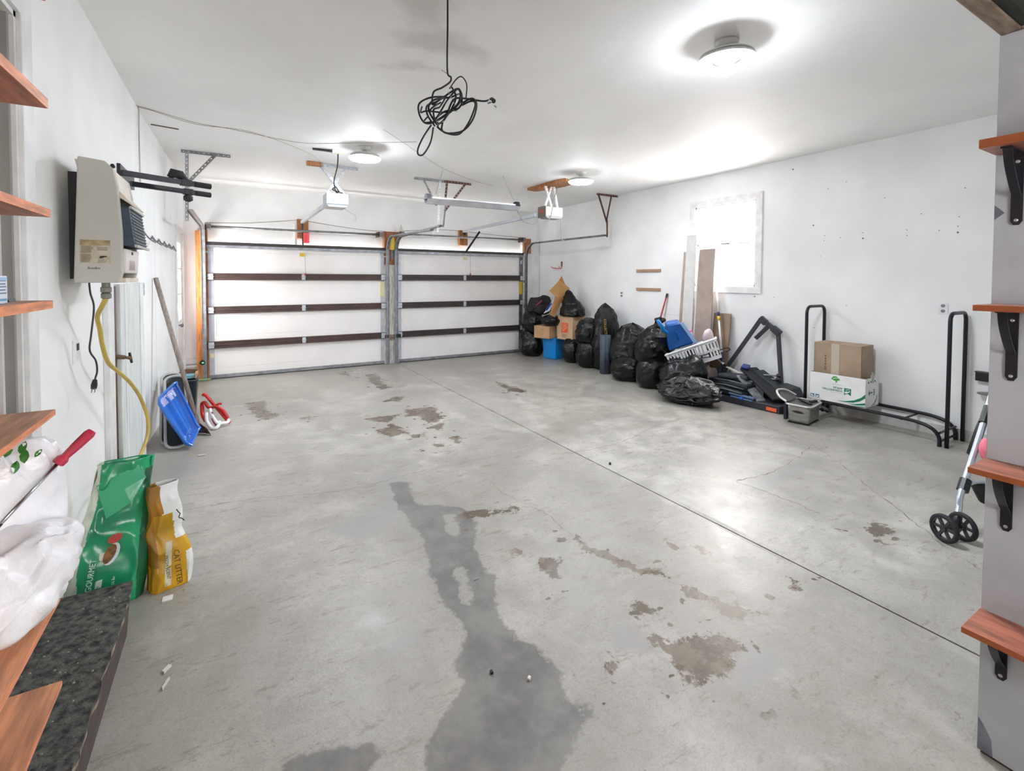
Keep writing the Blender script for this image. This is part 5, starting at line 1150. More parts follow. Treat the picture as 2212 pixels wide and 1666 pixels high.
# ---------------------------------------------------------------- stroller behind the grey wall
st = thing('stroller', 'silver framed folding stroller half hidden behind the grey wall, twin wheels showing', 'stroller', (3.9, 1.0, fz(1.0)))
M_alu = mat('silver_stroller_tube', (196,204,214), 0.3, metal=0.6, var=0.05); M_pink = mat('pink_fabric', (250,130,150), 0.7, var=0.08)
def wheel(c, axis, r, parent):
    c = Vector(c); ax_ = Vector(axis).normalized(); M = ax_.to_track_quat('Z','Y').to_matrix().to_4x4()
    w = MB(); w.lathe([(r*.80,-.011),(r*.92,-.013),(r,-.006),(r,.006),(r*.92,.013),(r*.80,.011),(r*.80,-.011)], c, 32, M, cap=False)
    wo = w.build('wheel', M_rubber, parent, smooth=True)
    h_ = MB(); h_.lathe([(.002,-.014),(.016,-.014),(.018,.0),(.016,.014),(.002,.014)], c, 14, M)
    for k_ in range(6):
        a = k_*math.pi/3; d = M.to_3x3() @ Vector((math.cos(a), math.sin(a), 0)); h_.bar(c+d*.012, c+d*r*.83, .014, .012, ax_)
    h_.lathe([(r*.72,-.009),(r*.82,-.009),(r*.82,.009),(r*.72,.009),(r*.72,-.009)], c, 28, M, cap=False)
    h_.build('spokes', mat('dark_wheel_spokes',(52,54,58),.4), wo)
axd = Vector((0.93,-0.37,0)); zc = fz(1.0)+0.079
def wpair(c, parent):
    for s in (-1, 1): wheel(Vector(c)+axd*0.062*s, axd, 0.078, parent)
    MB().tube([Vector(c)-axd*.06, Vector(c)+axd*.06], .008, 8).build('axle', M_black, parent)
wpair((3.51,1.0,zc), st); wpair((4.34,0.86,fz(.86)+.079), st)
MB().tube([(3.53,1.0,zc),(3.585,1.005,zc+.035),(3.60,1.01,zc+.06)], [.018,.022,.019], 10).build('fork', M_black, st, smooth=True)
MB().tube(curve_pts([(3.60,1.01,zc+.05),(3.635,1.015,.26),(3.68,1.02,.33),(3.93,1.02,.59),(4.05,1.02,.72),(4.22,1.02,.92),(4.35,1.0,1.06)],5), .0165, 10).build('front_leg', M_alu, st, smooth=True)
MB().tube([(3.70,1.02,.335),(3.75,1.02,.39)], .029, 10).build('leg_clamp', M_black, st)
MB().tube([(4.02,1.02,.69),(4.10,1.02,.78)], .024, 10).build('leg_clamp', M_black, st)
MB().tube([(4.10,0.99,.74),(4.32,0.88,.28),(4.34,.86,fz(.86)+.08)], .015, 8).build('rear_leg', M_alu, st, smooth=True)
MB().tube(curve_pts([(3.73,1.01,.365),(3.80,0.99,.375),(3.90,0.96,.365),(4.02,0.92,.35)],5), .010, 8).build('cross_tube', M_alu, st, smooth=True)
MB().hexa([(3.78,1.0,.36),(4.02,.92,.33),(4.05,.95,.16),(3.95,1.0,.21),(3.79,1.02,.37),(4.03,.94,.34),(4.06,.97,.17),(3.96,1.02,.22)]).build('black_footrest', M_fabric, st, bevel=0.004)
MB().tube([(3.93,1.05,.50),(4.06,1.04,.67),(4.18,1.02,.80)], .022, 8).build('dark_tube', M_black, st, smooth=True)
m = blob((3.885,.965), .042, .035, .50, .13, 6, 24, 16, wr=.05); m.build('pink_pouch', M_pink, st, smooth=True)
MB().tube([(4.35,1.0,1.06),(4.42,1.0,1.12),(4.46,.98,1.12)], .017, 10).build('handle', M_rubber, st, smooth=True)
MB().bar((4.1,.93,.50),(4.3,.95,.9),.32,.02,(0,1,0)).build('seat_back', M_fabric, st, bevel=0.006)
wb = thing('wall_box', 'black box fixed low on the right wall beside the grey wall', 'box', (XR, 1.46, .66))
MB().box(XR-.06, XR, 1.38, 1.535, .672, .752).build('box', M_black, wb, bevel=0.004); MB().box(XR-.065, XR, 1.38, 1.54, .748, .756).build('lid', mat('dark_grey_lid',(70,70,72),.5), wb)
hk2 = tag(MB().lathe([(.004,0),(.055,.004),(.06,.012),(.05,.018),(.004,.02)], (XR-.06,1.46,.555), 18).build('grey_dish', mat('grey_dish',(120,120,124),.5), smooth=True), 'small grey round dish sticking out of the right wall below the black box', 'dish')
MB().box(XR-.03, XR, 1.455, 1.465, .555, .575).build('stem', M_steel, hk2)
# ---------------------------------------------------------------- right wall: fittings
for i, (z, lab) in enumerate(((1.72,'upper of two wooden wall cleats above the garbage bags'),(1.415,'lower of two wooden wall cleats above the garbage bags'))):
    tag(MB().box(XR-.02, XR, 5.255, 5.775, z-.024, z+.024).build('wall_cleat', mat('faded_pine',(178,142,116),.65,var=.15,scale=6,stretch=(9,1,9)), bevel=.002), 'faded brown '+lab, 'cleat', 'wooden wall cleats')
o1 = thing('wall_outlet', 'white double outlet on the right wall above the log rack', 'outlet', (XR,1.79,1.26))
MB().box(XR-.006, XR, 1.754, 1.826, 1.258, 1.361).build('plate', M_white_pl, o1, bevel=.002)
for z in (1.285, 1.335):
    s_ = MB().lathe([(.017,0),(.017,.002)], (XR-.0062,1.79,z), 14, Matrix.Rotation(-math.pi/2,4,'Y')).build('socket', mat('grey_socket',(150,150,152),.5), o1)
    for dy in (-.007,.007): MB().box(XR-.0092,XR-.008,1.79+dy-.0015,1.79+dy+.0015,z-.006,z+.006).build('slot', M_ink, s_)
o2 = thing('wall_outlet', 'small white outlet on the right wall above the garbage bags', 'outlet', (XR,6.13,1.27))
MB().box(XR-.006, XR, 6.09, 6.165, 1.265, 1.365).build('plate', M_white_pl, o2, bevel=.002)
for z in (1.29, 1.34): MB().box(XR-.008, XR-.006, 6.11, 6.145, z-.014, z+.014).build('socket', mat('dark_socket',(96,92,90),.5), o2)
rh = thing('wall_hook', 'small red double hook on the right wall above the cardboard flats', 'hook', (XR,7.98,1.82))
MB().tube(curve_pts([(XR-.005,7.88,1.93),(XR-.01,7.878,1.86),(XR-.02,7.88,1.805),(XR-.06,7.98,1.80),(XR-.08,8.10,1.815),(XR-.085,8.14,1.84)],5), .009, 8).build('hook_rod', mat('faded_red_rod',(196,110,96),.5), rh, smooth=True)
MB().box(XR-.012, XR, 7.86, 7.90, 1.84, 1.94).build('base', M_black, rh)
MB().tube([(XR-.03,7.93,1.802),(XR-.035,7.93,1.85)], .008, 6).build('prong', mat('faded_red_rod',(196,110,96),.5), rh)

# ---------------------------------------------------------------- the pile along the right wall
G = 'black garbage bags in the pile'
def bagth(label, mb, m=M_bag, name='garbage_bag', cat='bag', group=G):
    o = mb.build(name, m, None, smooth=True); return tag(o, label, cat, group)
def obox(K, th, a, b, z0, z1):
    t = math.radians(th); d1 = Vector((math.cos(t), math.sin(t), 0)); d2 = Vector((math.sin(t), -math.cos(t), 0)); K = Vector((K[0], K[1], 0)); up_ = Vector((0,0,1))
    return K, d1, d2
def carton(name, label, K, th, a, b, z0, z1, m, cat='box', open_top=False):
    K, d1, d2 = obox(K, th, a, b, z0, z1); c = K + (d1*a + d2*b)/2; t = thing(name, label, cat, (c.x, c.y, z0)); w = .006
    def hx(p, u, v, h0, h1): return [p+Vector((0,0,h0)), p+u+Vector((0,0,h0)), p+u+v+Vector((0,0,h0)), p+v+Vector((0,0,h0)), p+Vector((0,0,h1)), p+u+Vector((0,0,h1)), p+u+v+Vector((0,0,h1)), p+v+Vector((0,0,h1))]
    mb = MB(); mb.hexa(hx(K, d1*a, d2*w, z0, z1)); mb.hexa(hx(K+d2*(b-w), d1*a, d2*w, z0, z1)); mb.hexa(hx(K, d1*w, d2*b, z0, z1)); mb.hexa(hx(K+d1*(a-w), d1*w, d2*b, z0, z1)); mb.hexa(hx(K, d1*a, d2*b, z0, z0+w))
    mb.build('walls', m, t)
    if not open_top:
        for s in (0, 1):
            q = K + d2*(b/2*s + .001)
            MB().hexa(hx(q, d1*a, d2*(b/2-.002), z1-.003, z1+.002)).build('top_flap', m, t)
    return t, K, d1, d2
A = blob((5.27,8.12), .235, .235, fz(8.12), .50, 1, wr=.12, flat=.4); bagth('black garbage bag on the floor in the corner by the right garage door', A)
B = blob((5.30,8.12), .21, .23, .46, .44, 2, wr=.12, flat=.5); bagth('second black garbage bag up in the corner stack, on the lowest bag', B)
Cc = blob((5.47,8.12), .27, .22, .84, .36, 3, wr=.16, flat=.5); bagth('heap of dark clothes on top of the corner stack of bags', Cc, mat('dark_clothes', (44,40,48), .85, var=.5, scale=9, dark=(24,24,32), bump=.4, bscale=16), 'clothes_heap', 'clothes', None)
m = MB(); m.grid(8, 4, lambda u, v: (5.28+.10*u, 7.95-.06*u+.02*v, 1.03+.10*u+.03*v)); tag(m.build('red_cloth', mat('dark_red_cloth',(120,44,52),.85), solid=.01, smooth=True), 'strip of dark red cloth tucked into the clothes heap', 'cloth')
tb_ = thing('storage_tub', 'bright blue plastic storage tub on the floor under the small brown box', 'tub', (5.47,7.6,fz(7.6)))
K, d1, d2 = obox((5.355,7.396), 105, .345, .33, 0, 0); mb = MB(); z0 = fz(7.5)
def quad(s, z): 
    i = .022*(1-s); return [K+d1*i+d2*i+Vector((0,0,z)), K+d1*(.345-i)+d2*i+Vector((0,0,z)), K+d1*(.345-i)+d2*(.33-i)+Vector((0,0,z)), K+d1*i+d2*(.33-i)+Vector((0,0,z))]
mb.hexa(quad(0, z0)+quad(1, .40)); mb.build('body', M_bluetub, tb_, bevel=.018)
q = [p for p in quad(1.5, .395)]+[p for p in quad(1.5, .43)]; MB().hexa(q).build('rim_lid', M_bluetub, tb_, bevel=.008)
for a_ in (.06, .285): MB().hexa([K+d1*(a_-.03)+d2*(-.004)+Vector((0,0,.34)), K+d1*(a_+.03)+d2*(-.004)+Vector((0,0,.34)), K+d1*(a_+.03)+d2*.03+Vector((0,0,.34)), K+d1*(a_-.03)+d2*.03+Vector((0,0,.34)), K+d1*(a_-.03)+d2*(-.006)+Vector((0,0,.40)), K+d1*(a_+.03)+d2*(-.006)+Vector((0,0,.40)), K+d1*(a_+.03)+d2*.03+Vector((0,0,.40)), K+d1*(a_-.03)+d2*.03+Vector((0,0,.40))]).build('latch_rib', M_bluetub, tb_, bevel=.004)
sbx, K, d1, d2 = carton('small_carton_box', 'small brown cardboard box standing on the bright blue tub', (5.213,7.40), 112, .36, .25, .432, .668, M_card)
out_ = -d2
MB().tube([K+d1*.18+out_*.002+Vector((0,0,.60))+(d1*math.cos(a)+Vector((0,0,1))*math.sin(a))*.022 for a in [2*math.pi*i/14 for i in range(14)]], .003, 4, closed=True).build('round_print', mat('brown_print',(128,92,66),.7), sbx)
for i in range(4): MB().hexa([K+d1*(.12+.004*i)+out_*.001+Vector((0,0,.545-.014*i)), K+d1*(.25-.01*i)+out_*.001+Vector((0,0,.545-.014*i)), K+d1*(.25-.01*i)+Vector((0,0,.545-.014*i)), K+d1*(.12+.004*i)+Vector((0,0,.545-.014*i)), K+d1*(.12+.004*i)+out_*.001+Vector((0,0,.549-.014*i)), K+d1*(.25-.01*i)+out_*.001+Vector((0,0,.549-.014*i)), K+d1*(.25-.01*i)+Vector((0,0,.549-.014*i)), K+d1*(.12+.004*i)+Vector((0,0,.549-.014*i))]).build('print_line', mat('faint_brown_print',(164,126,92),.7), sbx)
def face(parent, nm, m, O, U, V, poly, lift=.0015):  # thin printed patch on a carton face
    n = U.cross(V).normalized(); return MB().prism(poly, O + n*0.0002, U, V, n*lift).build(nm, m, parent)
face(sbx, 'tape_end', mat('dark_tape',(70,60,50),.5), K, -d1, Vector((0,0,1)), [(-.20,.435),(-.15,.435),(-.15,.47),(-.20,.47)]) if False else None
hd, K, d1, d2 = carton('moving_box', 'large brown moving box with an orange square logo on a black bag', (5.419,6.95), 98, .41, .38, .435, .875, mat('light_brown_cardboard', (206,172,140), .8, var=.06, scale=4))
M_or = mat('orange_print', (228,96,44), .6, var=.1, scale=30); M_cd = mat('cardboard_lettering', (222,184,150), .8)
Kz = K + Vector((0,0,.435)); uu = -d1; P0 = Kz + d1*.41
pnl = face(hd, 'orange_logo', M_or, P0, uu, Vector((0,0,1)), [(.115,.135),(.29,.135),(.29,.32),(.115,.32)])
vt = (Vector((0,0,1)) ).normalized(); xs = (uu + Vector((0,0,.75))).normalized(); ys = (Vector((0,0,1)) - uu*.75).normalized(); nn = uu.cross(vt).normalized()
for s, ox, oz, sz in (('THE', .135, .245, .040), ('HOME', .135, .19, .052), ('DEPOT', .155, .145, .050)):
    text(s, P0 + uu*ox + Vector((0,0,oz)) + nn*.0025, xs, ys, sz, M_cd, hd)
for i in range(3): face(hd, 'print_line', mat('brown_print',(128,92,66),.7), P0, uu, Vector((0,0,1)), [(.13,.09-.022*i),(.26-.02*i,.09-.022*i),(.26-.02*i,.098-.022*i),(.13,.098-.022*i)])
R0 = Kz.copy(); rn_ = d2.cross(Vector((0,0,1))).normalized()
face(hd, 'orange_logo', M_or, R0, d2, Vector((0,0,1)), [(.22,.16),(.31,.16),(.31,.25),(.22,.25)])
face(hd, 'arc_print', M_ink, R0, d2, Vector((0,0,1)), [(.21,.285),(.225,.31),(.265,.325),(.305,.31),(.32,.285),(.30,.29),(.265,.302),(.23,.29)])
face(hd, 'print_frame', mat('brown_print',(128,92,66),.7), R0, d2, Vector((0,0,1)), [(.04,.375),(.22,.375),(.22,.41),(.04,.41)])
face(hd, 'print_frame_inner', mat('light_brown_cardboard', (206,172,140), .8), R0, d2, Vector((0,0,1)), [(.047,.381),(.213,.381),(.213,.404),(.047,.404)], .002)
text('MEDIUM', R0 + d2*.055 + Vector((0,0,.384)) + rn_*.004, d2, Vector((0,0,1)), .026, mat('brown_print',(128,92,66),.7), hd)
bagth('black garbage bag lying on the small brown box', blob((5.34,7.50), .20, .21, .672, .20, 11, wr=.10))
bagth('slumped black garbage bag on top of the large moving box', sack((5.535,7.12), .225, .26, .875, .49, 12, 'cone', lean=(.0,.10)))
bagth('black garbage bag on the floor under the large moving box', blob((5.50,7.02), .22, .19, fz(7.0), .425, 13, wr=.08, flat=.4))
fl_ = thing('cardboard_flat', 'tan folded cardboard flat sticking up behind the moving box', 'cardboard', (5.45,7.4,.75))
def sheet(parent, pts, nm, m, th=.008):
    P_ = [Vector(p) for p in pts]; n = (P_[1]-P_[0]).cross(P_[2]-P_[0]).normalized()*th; k_ = len(P_)
    return MB().add(P_ + [p+n for p in P_], [tuple(range(k_-1,-1,-1)), tuple(range(k_,2*k_))] + [(i,(i+1)%k_,k_+(i+1)%k_,k_+i) for i in range(k_)]).build(nm, m, parent)
M_tan = mat('tan_cardboard', (204,156,98), .75, var=.06, scale=4)
sheet(fl_, [(5.13,7.30,1.355),(5.37,7.30,1.555),(5.70,7.40,1.395),(5.62,7.38,1.30),(5.40,7.34,1.19)], 'upper_flap', M_tan)
sheet(fl_, [(5.40,7.36,1.55),(5.465,7.36,1.635),(5.58,7.40,1.47),(5.45,7.37,1.45)], 'back_flap', mat('dark_tan_cardboard', (180,128,74), .75))
sheet(fl_, [(5.30,7.34,1.27),(5.46,7.36,1.25),(5.62,7.38,1.30),(5.42,7.36,1.10),(5.24,7.28,.86),(5.12,7.26,.91)], 'lower_flap', mat('mid_tan_cardboard', (190,138,86), .75, var=.06))
pf = thing('printed_carton_flat', 'flattened white and blue printed carton beside the tan cardboard', 'cardboard', (5.1,7.3,.9))
sheet(pf, [(5.02,7.33,.93),(5.12,7.34,1.03),(5.30,7.36,1.25),(5.37,7.37,1.24),(5.17,7.34,.98)], 'sheet', mat('white_printed_card',(214,216,226),.6))
sheet(pf, [(5.06,7.322,1.00),(5.14,7.328,1.08),(5.20,7.33,1.13),(5.22,7.333,1.11),(5.10,7.325,.98)], 'blue_print', mat('royal_blue_print',(52,66,150),.6))
bagth('black garbage bag on the floor left of the rolled grey mat', blob((5.40,6.48), .20, .23, fz(6.48), .47, 21, wr=.10, flat=.4))
bagth('black garbage bag stacked above the one left of the grey mat', blob((5.43,6.50), .215, .24, .42, .46, 22, wr=.13))
bagth('tallest black garbage bag against the wall behind the lettered strap', sack((5.545,6.20), .235, .29, fz(6.2), 1.12, 23, 'tall'))
tw = thing('lettered_strap', 'black fabric strip with yellow capital lettering hanging over the tall bag', 'strap', (5.4,6.0,.6))
m = MB(); m.grid(5, 14, lambda u, v: (5.215+.20*u+.04*v, 5.985-.05*math.sin(v*3)-.05*u, 1.11-.52*v)); m.build('cloth', mat('black_satin',(28,28,34),.5,var=.2), tw, smooth=True, solid=.006)
text('COLLECTION', (5.245,5.905,.925), (.05,0,-.5), (1,-.25,.1), .060, mat('gold_lettering',(214,176,74),.5), tw)
mt = thing('rolled_mat', 'rolled dark grey mat standing upright among the garbage bags', 'mat', (5.25,5.86,fz(5.86)))
sp_ = []
for i in range(70): a = i*.33; r_ = .018+.0033*a; sp_.append((5.25+r_*math.cos(a), 5.86+r_*math.sin(a)))
mb = MB(); vs = []
for x, y in sp_: vs += [(x,y,fz(5.86)+.002),(x,y,.665)]
mb.add(vs, [(2*i,2*i+2,2*i+3,2*i+1) for i in range(69)]); mb.build('roll', mat('slate_grey_foam',(74,82,94),.75,var=.08), mt, smooth=True, solid=.007)
bagth('wide black garbage bag right of the rolled grey mat', sack((5.47,5.50), .32, .36, fz(5.45), .84, 24, 'tall', wr=.10))
bagth('low black garbage bag on the floor in front of the wide bag', blob((5.16,5.30), .23, .25, fz(5.3), .34, 25, wr=.14, flat=.45))
bagth('tied black garbage bag, upper one left of the blue container', sack((5.27,4.86), .265, .26, .36, .66, 26, 'tied', lean=(.08,-.05)))
bagth('round black garbage bag on the floor under the tied bag', blob((5.10,4.74), .215, .20, fz(4.74), .40, 27, wr=.06, flat=.42))
bagth('black garbage bag under the white laundry basket', blob((5.13,4.22), .29, .30, fz(4.2), .44, 28, wr=.11, flat=.42, peak=(.3,-.3,.10)))
bagth('low shiny crinkled black bag at the front of the pile', blob((4.86,3.90), .27, .35, fz(3.9), .26, 29, 110, 60, wr=.22, flat=.68, peak=(.1,.3,.06), f1=2.4, f2=5.2), M_bagshine)
# laundry basket
lbk = thing('laundry_basket', 'tilted white slatted laundry basket on the garbage bags', 'basket', (5.3,4.3,.5))
Ba = Vector((5.06,4.45,.545)); Bb = Vector((5.43,3.95,.805)); bu = (Bb-Ba); bL = bu.length; bu.normalize()
bv_ = Vector((.62,.60,-.10)); bv_ = (bv_-bu*bv_.dot(bu)).normalized(); bn = bu.cross(bv_).normalized()
if bn.z < 0: bn = -bn
bw, bh = .31, .25
def bp_at(u, v, h): k_ = .93+.07*(1-h/bh); c = Ba + bu*bL/2 + bv_*bw/2; return c + bu*(u-.5)*bL*k_ + bv_*(v-.5)*bw*k_ - bn*h
corner = [(0,0),(1,0),(1,1),(0,1)]
MB().tube([bp_at(u,v,0) for u,v in ((.06,0),(.5,0),(.94,0),(1,.06),(1,.5),(1,.94),(.94,1),(.5,1),(.06,1),(0,.94),(0,.5),(0,.06))], .016, 8, closed=True).build('rim', M_white_pl, lbk, smooth=True)
MB().add([bp_at(u,v,bh) for u,v in corner]+[bp_at(u,v,bh-.03) for u,v in corner], [(0,1,2,3),(0,1,5,4),(1,2,6,5),(2,3,7,6),(3,0,4,7)]).build('base', M_white_pl, lbk, solid=.004)
mb = MB()
def slats(a, b, n):
    for i in range(n):
        t0 = (i+.0)/n; t1 = t0+.5/n; g = lambda t, h: bp_at(a[0]+(b[0]-a[0])*t, a[1]+(b[1]-a[1])*t, h)
        mb.add([g(t0,0),g(t1,0),g(t1,bh-.02),g(t0,bh-.02)], [(0,1,2,3)])
    g = lambda t, h: bp_at(a[0]+(b[0]-a[0])*t, a[1]+(b[1]-a[1])*t, h)
    for h0, h1 in ((.0,.03),(.115,.14),(bh-.04,bh)): mb.add([g(0,h0),g(1,h0),g(1,h1),g(0,h1)], [(0,1,2,3)])
    mb.add([g(.55,0),g(.75,0),g(.75,bh),g(.55,bh)], [(0,1,2,3)])
slats((0,0),(1,0),16); slats((1,0),(1,1),9); slats((1,1),(0,1),16); slats((0,1),(0,0),9)
sl_ = mb.build('slatted_side', M_white_pl, lbk, solid=.004); sl_['kind'] = 'stuff'
cb_ = Ba + bu*bL*.52 + bv_*bw*.5 - bn*.20
tag(blob((cb_.x+.02, cb_.y), .15, .16, cb_.z-.03, .20, 44, 30, 20, wr=.14).build('dark_laundry', mat('navy_laundry', (34,36,58), .85, var=.5, scale=9, dark=(60,24,40)), smooth=True), 'dark navy laundry lying inside the white basket', 'clothes')
blu = thing('blue_container', 'tall blue plastic container tipped in the laundry basket', 'container', (5.25,4.4,.6))
fr = [Vector((5.10,4.42,.60)),Vector((5.42,4.27,.70)),Vector((5.22,4.36,1.00)),Vector((5.00,4.40,.975))]; bk = Vector((.14,.15,.03))
MB().hexa([fr[0],fr[1],fr[1]+bk,fr[0]+bk,fr[3],fr[2],fr[2]+bk,fr[3]+bk]).build('body', M_blue, blu, bevel=.028)
MB().bar(fr[2]*.97+fr[1]*.03+Vector((.02,-.01,0)), fr[1]+Vector((.02,-.01,.01)), .012, .05).build('pale_edge', mat('pale_blue_edge',(150,186,226),.4), blu, bevel=.006)
MB().bar((fr[0]+fr[1])/2*.35+(fr[2]+fr[3])/2*.65+Vector((-.01,-.012,.0)), (fr[0]+fr[1])/2*.7+(fr[2]+fr[3])/2*.3+Vector((-.01,-.012,0)), .03, .008).build('moulded_rib', M_blue, blu, bevel=.003)
MB().tube([(4.80,4.36,1.04),(4.86,4.35,.97),(4.93,4.37,.90),(5.02,4.39,.86)], [.022,.026,.024,.02], 8).build('grip', mat('light_blue_handle',(16,130,214),.35), blu, smooth=True)
pkb = thing('pink_box', 'pink and white box standing in the laundry basket', 'box', (5.5,4.38,.72))
K, d1, d2 = obox((5.40,4.38), 150, .10, .13, 0, 0)
MB().hexa([Vector((5.42,4.36,.70)),Vector((5.53,4.34,.72)),Vector((5.56,4.42,.72)),Vector((5.45,4.44,.70)),Vector((5.36,4.37,.855)),Vector((5.47,4.35,.88)),Vector((5.50,4.43,.88)),Vector((5.39,4.45,.855))]).build('carton', mat('pink_carton',(238,130,186),.5), pkb, bevel=.003)
MB().hexa([Vector((5.435,4.354,.80)),Vector((5.485,4.343,.81)),Vector((5.487,4.35,.81)),Vector((5.437,4.36,.80)),Vector((5.415,4.358,.845)),Vector((5.465,4.347,.856)),Vector((5.467,4.354,.856)),Vector((5.417,4.364,.845))]).build('white_panel', M_white_pl, pkb)
tag(blob((5.58,4.18), .075, .06, .72, .17, 31, 20, 14, wr=.12).build('white_cloth', mat('pale_pink_cloth',(232,214,216),.8,var=.08), smooth=True), 'pale pinkish white cloth bundle at the right end of the basket', 'cloth')
wr_ = thing('wire_frame', 'thin dark wire loop sticking out under the laundry basket', 'frame', (5.5,4.0,.6))
MB().tube(curve_pts([(5.25,4.06,.575),(5.45,3.99,.62),(5.60,3.92,.675),(5.64,3.90,.67),(5.635,3.90,.64),(5.45,3.98,.58),(5.25,4.05,.545)],6), .006, 6).build('loop', M_blackm, wr_, smooth=True)

# leaning boards, poles
bd = 'boards leaning by the window'
def lean(name, label, y0, y1, zb, zt, xb, xt, th, m, group=bd, cat='board', skew=0.0):
    p = [Vector((xb,y0,zb)),Vector((xb,y1,zb)),Vector((xb+th,y1,zb)),Vector((xb+th,y0,zb)),Vector((xt,y0+skew,zt)),Vector((xt,y1+skew,zt)),Vector((xt+th,y1+skew,zt)),Vector((xt+th,y0+skew,zt))]
    return tag(MB().hexa(p).build(name, m, bevel=.002), label, cat, group)
M_tb = mat('taupe_board', (176,160,148), .7, var=.1, scale=3); M_wb = mat('white_leaning_board', (222,221,218), .55, var=.04)
lean('leaning_board', 'narrow taupe board leaning at the left of the window boards', 4.705, 4.80, fz(4.7), 1.985, 5.66, 5.80, .018, M_tb, skew=-.02)
lean('leaning_board', 'tallest white board leaning beside the window', 4.54, 4.715, fz(4.6), 2.225, 5.64, 5.76, .018, M_wb, skew=-.02)
lean('leaning_board', 'narrow white board between the tall white and the wide taupe board', 4.46, 4.53, fz(4.5), 1.93, 5.66, 5.775, .02, M_wb, skew=-.02)
lean('leaning_board', 'widest taupe board leaning across the lower window corner', 4.24, 4.50, fz(4.4), 2.01, 5.655, 5.765, .018, M_tb, skew=-.02)
lean('leaning_board', 'short brown board leaning behind the paint pole', 3.99, 4.25, fz(4.1), 1.115, 5.68, 5.80, .02, mat('brown_short_board',(150,128,108),.7,var=.15,scale=3))
lean('leaning_board', 'raw wooden stud standing behind the basket under the brown board', 4.0, 4.07, fz(4.1), .46, 5.62, 5.67, .04, M_card, skew=.0)
pl_ = thing('paint_pole', 'white extension pole with blue grips and a yellow lock leaning under the window', 'pole', (5.6,3.98,fz(4)))
t0 = Vector((5.775,4.20,1.44)); t1 = Vector((5.665,4.0,.36)); 
def pseg(a, b, r, m, nm): MB().tube([t0.lerp(t1,a), t0.lerp(t1,b)], r, 10).build(nm, m, pl_, smooth=True)
pseg(0,.285,.014,M_white_pl,'upper_tube'); pseg(.285,.335,.018,mat('navy_grip',(48,58,112),.5),'collar'); pseg(.335,.385,.021,M_yellow,'lock'); pseg(.385,.78,.014,M_white_pl,'lower_tube'); pseg(.78,.97,.019,mat('navy_grip',(48,58,112),.5),'grip')
MB().tube([t1-Vector((0,0,.0)), Vector((5.645,3.97,fz(4)))], .012, 8).build('end_tube', M_white_pl, pl_)
br_ = thing('broom_handle', 'red stick with a black tip leaning behind the blue handle', 'stick', (5.7,5.2,.4))
MB().tube([(5.82,5.12,1.30),(5.70,5.30,.45)], .012, 8).build('stick', mat('faded_red_stick',(176,62,66),.5), br_, smooth=True); MB().tube([(5.828,5.108,1.36),(5.82,5.12,1.30)], .0145, 8).build('tip', mat('dark_red_black_tip',(60,44,46),.5), br_)

# fitness frame and folded chairs
M_tm = mat('charcoal_frame_steel', (48,50,56), .5, var=.1)
tm = thing('folding_exercise_frame', 'charcoal folding exercise machine frame with a T shaped handle against the wall', 'exercise machine', (5.5,3.5,fz(3.5)))
MB().hexa([(5.26,3.0,fz(3)),(5.60,2.98,fz(3)),(5.60,3.95,fz(3.95)),(5.24,3.95,fz(3.95)),(5.26,3.0,fz(3)+.085),(5.60,2.98,fz(3)+.085),(5.60,3.95,fz(3.95)+.075),(5.24,3.95,fz(3.95)+.075)]).build('deck', M_tm, tm, bevel=.008)
MB().box(5.252,5.258,3.03,3.15,.085,.125).build('orange_sticker', mat('orange_sticker',(240,104,56),.5), tm)
MB().prism([(3.02,.07),(3.40,.07),(3.40,.27),(3.22,.325),(3.06,.30),(3.02,.22)], (5.60,0,0), (0,1,0), (0,0,1), (.20,0,0)).build('motor_hood', M_tm, tm, bevel=.01)
MB().bar((5.66,4.00,.32),(5.75,3.53,1.09),.045,.045).build('upright', M_tm, tm, bevel=.004)
MB().bar((5.68,3.22,.28),(5.75,3.315,.93),.04,.04).build('upright', M_tm, tm, bevel=.004)
MB().bar((5.75,3.545,1.095),(5.75,3.47,1.035),.05,.075).build('corner_joint', M_tm, tm, bevel=.006)
MB().bar((5.75,3.53,1.085),(5.75,3.30,.925),.045,.05).build('top_bar', M_tm, tm, bevel=.004)
MB().bar((5.75,3.385,.985),(5.75,3.29,.915),.06,.075).build('corner_joint', M_tm, tm, bevel=.006)
MB().bar((5.745,3.43,1.005),(5.69,3.565,.835),.045,.05).build('t_handle', M_tm, tm, bevel=.005)
MB().bar((5.66,4.02,.40),(5.50,4.02,fz(4)+.05),.06,.07).build('pivot_foot', M_tm, tm, bevel=.006)
ch = thing('folded_chair', 'folded black camping chair with blue edging lying on the exercise deck', 'chair', (5.45,3.4,.16), 'folded camping chairs')
def slabp(a, b, w, h, nm, m, p, up=(0,0,1), bev=.012): return MB().bar(a, b, w, h, up).build(nm, m, p, bevel=bev)
slabp((5.60,3.60,.46),(5.42,3.06,.20),.24,.035,'fabric_back',M_fabric,ch)
slabp((5.66,3.50,.44),(5.56,3.02,.22),.16,.03,'fabric_side',mat('charcoal_nylon',(52,56,62),.7,var=.2,scale=12),ch)
slabp((5.56,3.66,.485),(5.60,3.58,.475),.22,.03,'blue_edging',mat('dark_blue_edging',(34,58,128),.6),ch)
slabp((5.47,3.62,.38),(5.33,3.25,.15),.12,.02,'grey_mesh',mat('grey_mesh',(120,124,130),.7,var=.25,scale=20),ch)
